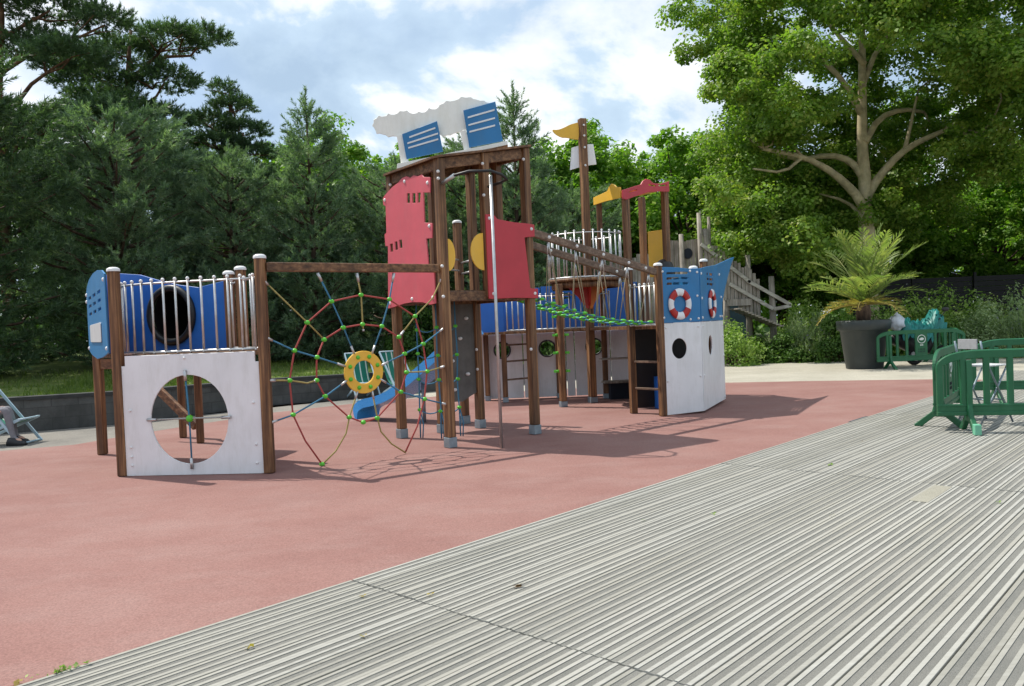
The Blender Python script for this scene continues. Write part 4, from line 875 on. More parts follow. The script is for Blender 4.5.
for p in body.polygons:
    c = p.center
    arm = abs(c.y) > .16 and c.x < .4 and c.z > .5 and not (c.x > .1 and abs(c.y) < .2)
    if c.z > .92: m = 0
    elif c.x > .03 and c.z < .66 and abs(c.y) < .19 and not (c.x > .16 and abs(c.y) > .15 and c.z > .525 and c.x < .40 and False): m = 1
    elif c.x > .10 and abs(c.y) > .13 and c.z > .5: m = 0
    elif c.z < .47: m = 1
    else: m = 2
    if c.z < .10 and c.x > .5: m = 0
    mi.append(m)
body.polygons.foreach_set('material_index', mi)
pe = bpy.data.objects.new('person', body); COL.objects.link(pe); pe.location = (px_, py_, 0); pe['label'] = 'seated person in grey trousers and black shoes leaning back in a deck chair'; pe['category'] = 'person'
for s, lx in ((-1, .02), (1, -.10)):
    b = MB(); x0 = px_+.555+lx; y0 = py_+s*.135
    pr = [(-.075, .0), (-.08, .06), (-.05, .125), (.045, .125), (.09, .085), (.17, .062), (.205, .03), (.20, .0)]
    vs = []; fs = []
    for i, w in enumerate((-.046, -.036, .036, .046)):
        for (x, z) in pr: zz_ = z*(1 if 0 < i < 3 else .8); vs.append((x0+x, y0+w, zz_-.012))
    n = len(pr)
    for i in range(3):
        for j in range(n): fs.append((i*n+j, i*n+(j+1) % n, (i+1)*n+(j+1) % n, (i+1)*n+j))
    fs += [tuple(reversed(range(n))), tuple(range(3*n, 4*n))]; b.add(vs, fs, 0, True); obj('shoe', b, 'leather', pe)
hb_ = MB(); hb_.ball((px_-.30, py_, 1.105), .108, 16, 10, (1, .98, 1.02)); obj('hair', hb_, 'hair', pe)
fb_ = MB(); fb_.ball((px_-.155, py_, 1.055), .016, 8, 6, (1.3, .8, 1.1)); obj('nose', fb_, 'skin', pe)
for s in (-1, 1):
    b = MB(); b.ball((px_-.180, py_+s*.034, 1.085), .013, 8, 6); obj('eye', b, 'dark', pe); b = MB(); b.ball((px_-.265, py_+s*.098, 1.065), .026, 8, 6, (.9, .4, 1.3)); obj('ear', b, 'skin', pe)
b = MB(); b.ball((px_-.178, py_, 1.015), .018, 8, 6, (.5, 1.4, .35)); obj('mouth', b, 'red', pe)

# ------------------------------------------------------------------ palm in its pot
PX, PY = 9.52, 21.65
pt = thing('plant_pot', 'large round dark green pot holding the palm', 'plant pot', (PX, PY, -.012))
b = MB(); b.lathe((PX, PY, -.012), [(.001, 0), (.46, 0), (.47, .02), (.60, 1.02), (.65, 1.04), (.675, 1.06), (.69, 1.28), (.67, 1.305), (.63, 1.305), (.61, 1.28), (.60, 1.22)], 40); obj('pot_wall', b, 'pot', pt)
b = MB(); b.lathe((PX, PY, 1.20), [(.605, 0), (.4, .03), (.001, .05)], 24); obj('soil', b, 'soil', pt)
pm_ = thing('palm_tree', 'short feathery palm with arching fronds growing in a big dark pot', 'palm', (PX, PY, 1.22))
b = MB(); b.tube([(PX, PY, 1.2), (PX+.02, PY, 1.5), (PX+.03, PY, 1.78)], .2, 14, radii=[.17, .2, .13]); obj('trunk', b, 'bark', pm_)
def frond(az, el, L_, droop, mat):
    n = 21; p = np.array([PX+.03, PY, 1.70]); pts_ = [p.copy()]; e = el
    for i in range(n): p = p+np.array([math.cos(az)*math.cos(e), math.sin(az)*math.cos(e), math.sin(e)])*L_/n; pts_.append(p.copy()); e -= droop/n*(.4+1.3*i/n)
    pts_ = np.array(pts_); Q = []; side = np.array([-math.sin(az), math.cos(az), 0])
    for i in range(3, n+1):
        t = (pts_[i]-pts_[i-1]); t /= np.linalg.norm(t); u = np.cross(side, t); u = u if u[2] > 0 or abs(e) > 1.4 else u
        ll = .62*L_*.42*math.sin(math.pi*(.16+.80*i/n))**.8
        for s in (-1, 1):
            for h in (0,):
                c = pts_[i]-t*(h*L_/n); d = side*s*.82+t*.62+np.array([0, 0, .22])+RNG.normal(0, .11, 3); d /= np.linalg.norm(d); wv = t*.027+np.array([0, 0, .008]); m_ = c+d*ll*.5; tip = c+d*ll+np.array([0, 0, -.05*ll])
                Q.append([c-wv*.6, m_-wv, tip, m_+wv])
    me = quads(np.array(Q)-[PX, PY, 1.22], 'frond', mat); fo = bpy.data.objects.new('frond', me); COL.objects.link(fo); fo.parent = pm_
    b = MB(); b.tube([tuple(q) for q in pts_[::3]], .02, 6, radii=list(np.linspace(.026, .006, len(pts_[::3])))); obj('midrib', b, mat, fo)
random.seed(3)
for k in range(18): frond(k*2.4+random.uniform(-.2, .2), random.uniform(1.0, 1.5), random.uniform(1.9, 2.35), random.uniform(.35, .85), 'palm')
for k in range(13): frond(k*2.4+.9+random.uniform(-.25, .25), random.uniform(.5, .9), random.uniform(1.5, 1.95), random.uniform(.6, 1.1), 'palm')
for k in range(9): frond(k*.72+random.uniform(-.2, .2), random.uniform(.05, .45), random.uniform(1.1, 1.6), random.uniform(.8, 1.3), 'palmdry')

# ------------------------------------------------------------------ covered scooter behind the far barrier
sc_ = thing('motor_scooter', 'dark motor scooter parked behind the badged barrier under a teal sheet', 'scooter', (11.1, 22.0, -.012))
for x in (11.05, 11.85):
    wl_ = MB(); X = Vector((1, 0, 0)); wl_.torus((x, 22.0, .255), (Vector((.98, .19, 0)), Vector((0, 0, 1)), Vector((.19, -.98, 0))), .20, .065, 26, 8); w_ = obj('wheel', wl_, 'rubberblack', sc_); b = MB(); b.tube([(x-.015, 22.07, .255), (x+.015, 21.91, .255)], .145, 20); obj('wheel_hub', b, 'hub', w_)
b = MB(); b.tube([(10.35, 21.95, .72), (10.55, 21.97, .74), (10.85, 22, .62), (11.1, 22.02, .42), (11.4, 22.02, .40), (11.55, 22.03, .72), (11.66, 22.03, 1.0)], .15, 12, radii=[.10, .19, .22, .15, .13, .12, .07]); obj('body', b, 'black', sc_)
b = MB(); b.tube([(11.62, 22.0, .3), (11.72, 22.0, 1.0), (11.70, 22.0, 1.22)], .04, 8); obj('steering_column', b, 'black', sc_)
b = MB(); b.tube([(11.60, 21.66, 1.25), (11.70, 21.85, 1.24), (11.70, 22.15, 1.24), (11.60, 22.34, 1.25)], .025, 8); obj('handlebar', b, 'black', sc_)
b = MB(); b.tube([(11.68, 21.8, 1.25), (11.78, 21.72, 1.46)], .012, 6); b.ball((11.78, 21.70, 1.50), .09, 12, 8, (1.2, .4, .7)); obj('mirror', b, 'black', sc_)
def lump(nx, ny, f):
    vs = [f(i/(nx-1), j/(ny-1)) for i in range(nx) for j in range(ny)]; fs = [(i*ny+j, (i+1)*ny+j, (i+1)*ny+j+1, i*ny+j+1) for i in range(nx-1) for j in range(ny-1)]; b = MB(); b.add(vs, fs, 0, True); return b
rs = np.random.default_rng(5); NZ = rs.normal(0, 1, (40, 40))
def sheet_f(u, v):
    x = 10.62+1.15*u; s = (v-.5)*2;  top = 1.20+.06*math.sin(u*9)+(.26*max(0, 1-abs(u-.86)/.16)) ; i, j = int(u*25), int(v*25)
    return (x+.02*NZ[i, j], 22.0+.34*math.sin(s*1.5)+.02*NZ[j, i], top-.5*abs(s)**2.4+.05*NZ[i, j]+.03*math.sin(u*30+s*4))
single('teal_sheet', lump(26, 16, sheet_f), 'teal', 'crumpled teal plastic sheet thrown over the parked scooter', 'sheet', loc=(11, 22, .5))
NB = rs.normal(0, 1, (20, 20))
def bagf(u, v):
    a = u*2*math.pi; th = v*math.pi; r = 1+.16*NB[int((u % 1)*12), int(v*9)] if 0 < v < 1 else 1
    return (10.42+.24*math.sin(th)*math.cos(a)*r, 21.74+.15*math.sin(th)*math.sin(a)*r, 1.18+.20*math.cos(th)*r*(1+.25*math.cos(a)))
single('plastic_bag', lump(25, 14, bagf), 'plasticbag', 'crumpled pale plastic bag hanging over the left end of the badged barrier', 'bag', loc=(10.42, 21.74, 1.18))

# ------------------------------------------------------------------ old timber play ship behind the shrubs
os_ = thing('timber_ship', 'weathered grey timber play ship with picket walls and a sloping gangway', 'timber play ship', (7.0, 27.2, 0))
Yo = 27.2
def picket(x, z0, z1, y, w=.13, mat='oldwood'): b = MB(); b.box((x, y, (z0+z1)/2), (w, .035, z1-z0), random.uniform(-.08, .08)); return b
wallb = []
x = 3.3
while x < 6.55:
    b = picket(x, .2, 4.2+random.uniform(-.05, .05) if x > 5.4 else 3.6+.14*(x-3.3)+random.uniform(-.08, .08), Yo+.35); obj('wall_plank', b, 'oldwood', os_); x += .145
x = 6.55
while x < 8.55:
    top = 4.30-(x-6.55)*.78+random.uniform(-.08, .10); bot = 2.5-(x-6.55)*.55
    b = picket(x, bot, top, Yo, .105); obj('picket', b, 'oldwood', os_); x += .125
for p, q in (((6.52, 4.02), (7.06, 3.58)), ((7.44, 3.25), (8.15, 2.66)), ((8.05, 2.72), (9.50, 1.84)), ((7.44, 2.64), (8.90, 1.72)), ((8.90, 1.72), (9.50, 1.82))):
    b = MB(); b.beam((p[0], Yo-.08, p[1]), (q[0], Yo-.08, q[1]), .07, .12); obj('hand_rail', b, 'oldrail', os_, bevel=.01)
for x0, z0, x1, z1, r_ in ((6.56, 0, 6.53, 5.1, .10), (6.82, 0, 6.86, 4.95, .07), (7.10, 0, 6.72, 4.55, .13), (8.10, 0, 8.14, 3.6, .11), (8.93, 0, 8.92, 2.85, .12), (7.33, 0, 7.36, 2.2, .13), (5.9, 0, 5.9, 4.4, .1)):
    b = MB(); b.tube([(x0, Yo+.1, z0), ((x0+x1)/2+.01, Yo+.1, (z0+z1)/2), (x1, Yo+.1, z1)], r_, 10, radii=[r_, r_*.95, r_*.8]); obj('timber_post', b, 'oldwood', os_)
for k in range(13):
    f = k/12; b = MB(); b.box((7.5+1.35*f, Yo-.45, 1.78-.62*f), (.15, 1.1, .045), .0); obj('gangway_board', b, 'oldwood', os_)
b = MB(); b.box((7.75, Yo-.1, 2.0), (.85, .12, .22)); obj('gangway_beam', b, 'oldwood', os_)
b = MB().plate((0, Yo+.30), (1, Yo+.30), ell(6.15, 3.75, .16, .18, 18), [], .05, .02); obj('opening_shade_disc', b, 'dark', os_)  # solid disc, its dark colour stands for the shade inside a round hole
bt = MB(); bt.add([(8.0, 30.2, 0), (9.3, 30.2, 0), (9.3, 31.2, 0), (8.0, 31.2, 0), (8.25, 30.7, 3.1), (8.45, 30.7, 3.1)], [(3, 2, 1, 0), (0, 1, 5, 4), (1, 2, 5), (2, 3, 4, 5), (3, 0, 4)])
MAT['tarp'] = mottled('slate_blue_canvas', (.09, .14, .19), .2, 3, .8)
single('canvas_tent', bt, 'tarp', 'slate blue pointed canvas tent behind the timber gangway', 'tent', loc=(8.6, 30.7, 0))
# dark fence at the back right
df = thing('screen_fence', 'long black slatted screen fence behind the shrubs at the right', 'fence', (18, 31, 0))
for k in range(9):
    x0 = 13.2+2.4*k; b = MB()
    for j in range(13): b.box((x0+1.17, 31+.05*(k % 2), .15+.205*j), (2.32, .03, .19))
    obj('fence_panel', b, 'fence', df); b = MB(); b.box((x0, 31, 1.42), (.09, .09, 2.9)); obj('fence_post', b, 'fence', df)
# ------------------------------------------------------------------ trees and shrubs
def unit(a): return a/np.maximum(np.linalg.norm(a, axis=-1, keepdims=True), 1e-9)
def needle_mesh(p, d, l, per, nl, w, mat, rng, spread=.85):
    """brush-like shoots: p base, d axis, l length"""
    n = len(p); P = np.repeat(p, per, 0); D = np.repeat(unit(d), per, 0); Ln = np.repeat(l, per); t = rng.uniform(0, 1, n*per)
    rd = rng.normal(0, 1, (n*per, 3)); rd = unit(rd-D*np.sum(rd*D, 1, keepdims=True)); dirn = unit(D*(.35+.55*t[:, None])+rd*spread*(1-.45*t[:, None]))
    c = P+D*(Ln*t)[:, None]; L_ = nl*rng.uniform(.75, 1.2, n*per); sd = unit(np.cross(dirn, rng.normal(0, 1, (n*per, 3))))*(w/2)
    return tris(np.stack([c-sd, c+sd, c+dirn*L_[:, None]], 1), 'crown', mat)
def leaf_mesh(c, nrm, size, mat, rng, ratio=.62):
    n = len(c); nrm = unit(nrm); d = unit(np.cross(nrm, rng.normal(0, 1, (n, 3)))); s = np.cross(nrm, d); L_ = (size*rng.uniform(.7, 1.25, n))[:, None]
    return np.stack([c-d*L_*.5, c+s*L_*ratio*.5-d*L_*.06+nrm*L_*.06, c+d*L_*.5, c-s*L_*ratio*.5-d*L_*.06+nrm*L_*.06], 1)
def trunk_obj(parent, paths, mat):
    b = MB()
    for pts, r0, r1 in paths: b.tube(pts, r0, 9, radii=list(np.linspace(r0, r1, len(pts))))
    return obj('trunk', b, mat, parent)
def wig(a, c, n, amp, rng): return [tuple(np.array(a)+(np.array(c)-np.array(a))*t+(rng.normal(0, amp, 3) if 0 < t < 1 else 0)) for t in np.linspace(0, 1, n)]
def child_mesh(me, name, parent):
    o = bpy.data.objects.new(name, me); COL.objects.link(o); o.parent = parent; return o

def make_bushy_pine(seed, H_, R_, mat, name='young_pine', shape=.72):
    """full young pine, needled to the ground, whorled branches with upturned shoots"""
    rng = np.random.default_rng(seed); t = thing(name, 'pine', 'tree'); ps, ds, ls = [], [], []; br = [([(0, 0, 0), (.04, .02, H_*.5), (0, 0, H_*.97)], R_*.055, .02)]
    z = .25
    while z < H_*.97:
        f = z/H_; rr = R_*(min(1, .62+1.1*f) if f < .3 else 1)*(1-max(0, f-.18)/.82)**shape; nb = int(rng.integers(5, 8)); a0 = rng.uniform(0, 6.28)
        for k in range(nb):
            az = a0+6.283*k/nb+rng.normal(0, .25); L_ = max(.25, rr*rng.uniform(.62, 1.18)); up = .10+.55*f+rng.normal(0, .08); o_ = np.array([math.cos(az), math.sin(az), 0]); sd = np.array([-math.sin(az), math.cos(az), 0])
            nn = max(4, int(L_*15))
            for tt in np.sqrt(rng.uniform(.03, 1, nn)):
                wid = (1-tt)*.5*L_*.9+.10; off = rng.uniform(-1, 1)*wid; p = o_*L_*tt+sd*off+np.array([0, 0, z+L_*tt*(up-.25)+.28*L_*tt*tt+rng.normal(0, .06)-.10*abs(off)])
                ps.append(p); ds.append(o_*.8+sd*.6*np.sign(off)*min(1, abs(off)/.3)+np.array([0, 0, .6])+rng.normal(0, .28, 3)); ls.append(rng.uniform(.28, .52))
            if L_ > .8: br.append(([(0, 0, z), tuple(o_*L_*.5+np.array([0, 0, z+L_*.5*(up-.25)+.07*L_])), tuple(o_*L_*.9+np.array([0, 0, z+L_*.9*(up-.25)+.22*L_]))], R_*.016, .012))
        z += rng.uniform(.30, .46)
    for k in range(16): a = rng.uniform(0, 6.28); zz_ = H_*(.92+.08*k/15); ps.append(np.array([0, 0, zz_])); ds.append(np.array([math.cos(a)*.5, math.sin(a)*.5, 1])); ls.append(.5)
    for k in range(5): ps.append(np.array([0, 0, H_*.97+.16*k])); ds.append(np.array([0, 0, 1.])); ls.append(.3)
    child_mesh(needle_mesh(np.array(ps), np.array(ds), np.array(ls), 40, .13, .026, mat, rng, .95), 'crown', t); trunk_obj(t, br, 'bark'); return t
def make_tall_pine(seed, H_, clumps, mat, name='tall_pine'):
    """old pine: bare limbs carrying flat pads of needles; clumps = (x, y, z, rx, rz)"""
    rng = np.random.default_rng(seed); t = thing(name, 'pine', 'tree'); ps, ds, ls = [], [], []; br = [(wig((0, 0, 0), (.3, .1, H_), 7, .12, rng), .24, .06)]
    for x, y, z, rx, rz_c in clumps:
        n = int(170*rx*rx+90*rx); q = rng.normal(0, 1, (n, 3)); q = unit(q)*(rng.uniform(.25, 1, (n, 1))**.5); q[:, 2] = np.abs(q[:, 2])*1.0-.25+.22*np.sin(q[:, 0]*5+x)*np.cos(q[:, 1]*4+y)
        ps.append(q*[rx, rx, rz_c]+[x, y, z]); ds.append(q*[.9, .9, .3]+[0, 0, .55]+rng.normal(0, .25, (n, 3))); ls.append(rng.uniform(.18, .36, n))
        z0 = min(H_*.95, max(H_*.3, z-.9*math.hypot(x, y)*.35-.5)); br.append((wig((.3*z0/H_, .1*z0/H_, z0), (x, y, z-.05), 5, .1, rng), .085, .03))
        for k in range(3): a = rng.uniform(0, 6.28); br.append((wig((x*.7, y*.7, z0+(z-z0)*.7), (x+rx*.7*math.cos(a), y+rx*.7*math.sin(a), z), 4, .05, rng), .035, .012))
    child_mesh(needle_mesh(np.concatenate(ps), np.concatenate(ds), np.concatenate(ls), 24, .13, .030, mat, rng, .95), 'crown', t); trunk_obj(t, br, 'barkred'); return t
def make_broadleaf(seed, H_, R_, mat, name='leafy_tree', nclump=380, per=130, leaf=.24, z0=.22, clump_r=.95, bark='bark', top=.6):
    rng = np.random.default_rng(seed); t = thing(name, 'tree', 'tree'); C_ = []
    hz_ = (H_-H_*z0)/2; zc = H_*z0+hz_
    ph = rng.uniform(0, 6.28, 6)
    while len(C_) < nclump:
        q = unit(rng.normal(0, 1, 3)); r = rng.uniform(.35, 1)**.45; az = math.atan2(q[1], q[0]); bump_ = 1+.13*math.sin(3*az+ph[0])+.10*math.sin(5*az+ph[1]+3*q[2])+.12*math.sin(7*q[2]+ph[2]+2*az)
        C_.append(np.array([q[0]*R_*r*bump_*(1-.25*max(0, q[2])), q[1]*R_*r*bump_*(1-.25*max(0, q[2])), zc+q[2]*hz_*r*bump_]))
    C_ = np.array(C_); k_ = 4; C_ = (np.repeat(C_[:len(C_)//2], k_, 0)+unit(rng.normal(0, 1, (len(C_)//2*k_, 3)))*clump_r*rng.uniform(.4, .95, (len(C_)//2*k_, 1))*[1, 1, .65]); cr = clump_r*.68*rng.uniform(.55, 1.25, len(C_)); per = int(per*.6); P = np.repeat(C_, per, 0); q = unit(rng.normal(0, 1, (len(P), 3))); q[:, 2] *= .7; rad = rng.uniform(.1, 1, (len(P), 1))**.45
    P = P+q*rad*np.repeat(cr, per)[:, None]; nrm = unit(q+[0, 0, .9]+rng.normal(0, .55, P.shape)); Q = leaf_mesh(P, nrm, leaf, mat, rng)
    child_mesh(quads(Q, 'crown', mat), 'crown', t); br = [(wig((0, 0, 0), (0, 0, H_*.72), 6, .08, rng), R_*.06+.05, .05)]
    for k in range(26): c = C_[rng.integers(len(C_))]; z1 = rng.uniform(H_*.2, H_*.6); z1 = min(z1, c[2]); br.append((wig((0, 0, z1), c, 4, .12, rng), .08, .02))
    trunk_obj(t, br, bark); return t
def make_shrub(seed, R_, H_, mat, name='shrub', n=5200, leaf=.085, spiky=0, flower=None):
    rng = np.random.default_rng(seed); t = thing(name, 'shrub', 'shrub'); k = 60; c = unit(rng.normal(0, 1, (k, 3))); c[:, 2] = np.abs(c[:, 2]); rr = rng.uniform(.45, 1, (k, 1))**.5*(1+.15*np.sin(c[:, :1]*5+2)); c = c*rr*[R_, R_, H_*.93]
    br = [(wig((0, 0, -.02), q, 4, .04, rng), .018, .006) for q in c[:22]]
    if spiky:
        m = n//2; i = rng.integers(k, size=m); b0 = c[i]*[1, 1, .9]+rng.normal(0, .13, (m, 3)); d = unit(b0*[.5, .5, .2]+[0, 0, .8]+rng.normal(0, .3, (m, 3))); me = needle_mesh(b0, d, rng.uniform(.12, .3, m), 7, .10, .022, mat, rng, .7)
    else:
        i = rng.integers(k, size=n); q = unit(rng.normal(0, 1, (n, 3))); P = c[i]+q*(rng.uniform(.1, 1, (n, 1))**.5)*(.30*min(R_, H_)); P[:, 2] = np.maximum(P[:, 2], .03); me = quads(leaf_mesh(P, q+[0, 0, .7]+rng.normal(0, .5, P.shape), leaf, mat, rng), 'crown', mat)
    child_mesh(me, 'foliage', t)
    b = MB()
    for pts_, r0, r1 in br: b.tube(pts_, r0, 5, radii=list(np.linspace(r0, r1, len(pts_))))
    obj('stems', b, 'bark', t)
    if flower:
        m = 420; i = rng.integers(k, size=m); P = c[i]*1.06+rng.normal(0, .07, (m, 3))+[0, 0, .1]; child_mesh(quads(leaf_mesh(P, rng.normal(0, 1, (m, 3)), .05, flower, rng), 'blossom', flower), 'blossom', t)
    return t
def place(proto, used, x, y, z, s, rz, label, group=None, sz=None, cat=None):
    o = proto if not used.get(proto.name) else copy_tree(proto); used[proto.name] = 1; o.location = (x, y, z); o.scale = (s, s, sz or s); o.rotation_euler.z = rz; o['label'] = label
    if group: o['group'] = group
    return o
U = {}
byA = make_bushy_pine(1, 7.6, 2.9, 'needleA', shape=.55); byB = make_bushy_pine(2, 6.4, 3.1, 'needleA', shape=.45); byC = make_bushy_pine(4, 8.4, 2.4, 'needleA'); byD = make_bushy_pine(6, 6.5, 2.7, 'needleB', shape=.5)
def LZ(x, y): return lawn_z(x, y)
GP = 'young pines on the lawn'
for pr, x, y, s, rz, lab in [
    (byD, -13.2, 18.6, 1.22, .4, 'darkest bushy pine at the left edge above the seated person'),
    (byB, -10.7, 22.0, 1.06, 1.0, 'broad bushy pine filling the view above the blue side panel'),
    (byA, -8.1, 23.6, .80, 2.2, 'bushy young pine rising behind the left end of the net beam'),
    (byC, -5.9, 24.2, .92, .2, 'pointed young pine with one long leader left of the tower roof'),
    (byB, -3.6, 25.6, .92, 3.3, 'rounded young pine seen between the tower posts'),
    (byA, -1.2, 27.0, .95, 4.0, 'young pine hidden behind the tower and its pink panels'),
    (byC, .35, 25.6, .97, 2.9, 'slim pointed pine rising just right of the tower roof'),
    (byB, 2.3, 28.0, .85, .9, 'low young pine behind the mast of the play ship'),
    (byD, -15.5, 25.0, 1.2, 2.0, 'dark bushy pine standing farther back at the left edge'),
    (byA, -11.9, 27.5, 1.05, 5.0, 'bushy pine half hidden behind the broad one at left'),
    (byD, -7.0, 29.0, .85, 1.4, 'dark low pine deep in shade behind the net')]:
    place(pr, U, x, y, max(0, LZ(x, y)-.1), s, rz, lab, GP)
tpA = make_tall_pine(11, 14.5, [(-.4, -.3, 13.2, 2.0, .9), (1.7, .4, 12.4, 1.5, .7), (2.7, -.5, 10.5, 1.3, .55), (-1.8, .3, 11.4, 1.4, .7), (.9, .9, 11.3, 1.4, .7), (3.4, .5, 11.9, 1.0, .45), (1.7, -.6, 8.4, 1.3, .45), (-1.7, -.4, 9.2, 1.3, .6), (3.6, 0, 8.9, .9, .4), (0, 0, 14.6, 1.5, .8), (2.4, -.2, 13.7, 1.2, .6)], 'needleB')
tpB = make_tall_pine(12, 12.6, [(0, 0, 11.7, 1.3, .6), (1.9, -.3, 12.0, 1.25, .5), (2.8, .2, 12.2, .95, .38), (1.3, .3, 10.8, 1.3, .6), (-1.3, .2, 10.8, 1.4, .7), (-.2, -.5, 9.7, 1.6, .8), (1.5, -.4, 9.2, 1.1, .6), (-2.0, -.2, 9.3, 1.3, .6), (.6, .4, 8.2, 1.5, .7), (-1.0, .5, 8.0, 1.3, .6), (-2.3, .2, 11.6, 1.0, .45)], 'needleB')
tpC = make_tall_pine(13, 10.6, [(0, 0, 10.5, .45, .5), (.35, 0, 9.9, .8, .35), (-.5, .1, 9.3, .9, .35), (.7, -.1, 9.0, .95, .35), (-.3, 0, 8.5, 1.2, .4), (.9, .1, 8.2, 1.1, .35), (-.9, -.1, 7.7, 1.2, .4), (.6, 0, 7.3, 1.5, .45), (1.3, .2, 6.8, 1.2, .4), (-.8, 0, 6.6, 1.5, .5), (.3, .3, 6.0, 1.8, .6), (1.2, 0, 5.4, 1.5, .5), (-1.0, 0, 5.0, 1.6, .6)], 'needleB')
place(tpA, U, -15.3, 24.3, 0, .95, 0, 'tall old pine with a bare trunk at the top left corner')
place(tpB, U, -13.1, 28.0, 0, .98, 0, 'old pine with flat needle pads reaching right, second from the left edge')
place(tpC, U, -10.4, 30.0, .2, 1.0, .3, 'narrow dark pine with layered tiers right of the flat-padded old pine')
lfA = make_broadleaf(21, 11.5, 4.6, 'leafA'); lfB = make_broadleaf(22, 10.5, 4.8, 'leafA'); lfD = make_broadleaf(23, 10.5, 5.0, 'leafD')
GT = 'leafy trees at the back of the park'
for pr, x, y, s, rz, lab in [
    (lfA, -8.6, 37.0, .84, 0, 'bright leafy tree showing behind the pointed pine left of the tower'),
    (lfB, -4.2, 40.0, .92, 1, 'bright leafy tree right behind the cloud board of the tower'),
    (lfA, 3.4, 37.5, .88, 2, 'bright rounded leafy tree behind the yellow flag and mast'),
    (lfB, 8.3, 37.0, .92, .5, 'bright leafy tree behind the red canopy of the wheelhouse'),
    (lfB, 12.2, 41.0, .95, 3, 'leafy tree between the wheelhouse and the big plane tree'),
    (lfB, 12.5, 37.0, .8, 1.2, 'leafy tree low behind the timber gangway'),
    (lfB, 17.0, 38.0, .82, 2.2, 'leafy tree behind the trunk of the plane tree'),
    (lfB, 22.5, 37.0, .72, 3.1, 'low leafy tree behind the black fence'),
    (lfA, 27.5, 43.0, .9, 4.1, 'bright leafy tree in the gap at the right edge'),
    (lfD, -17.5, 38.0, 1.0, 5.1, 'dark leafy tree deep behind the left pines'),
    (lfD, -2.0, 47.0, 1.0, 1.7, 'dark leafy tree far behind the tower'),
    (lfD, -13.5, 44.0, .95, .7, 'dark leafy tree far behind the broad left pine')]:
    place(pr, U, x, y, 0 if x > 2 else .8, s, rz, lab, GT)
far = MB()
def far_wood():
    rng = np.random.default_rng(77); n = 26000; x = rng.uniform(-75, 85, n); y = 62+rng.normal(0, 2.5, n); top = 7.5+1.8*np.sin(x*.21)+1.2*np.sin(x*.53+1); z = top*rng.uniform(0, 1, n)**.7; z[:9000] = rng.uniform(0, 3.2, 9000); y[:9000] -= 2
    me = quads(leaf_mesh(np.c_[x, y, z], rng.normal(0, 1, (n, 3))+[0, -.4, .8], .75, 'leafD', rng), 'far_wood', 'leafD'); o = bpy.data.objects.new('far_wood', me); COL.objects.link(o); o['kind'] = 'stuff'; o['label'] = 'far wood closing the park behind all the trees'; o['category'] = 'wood'
far_wood()

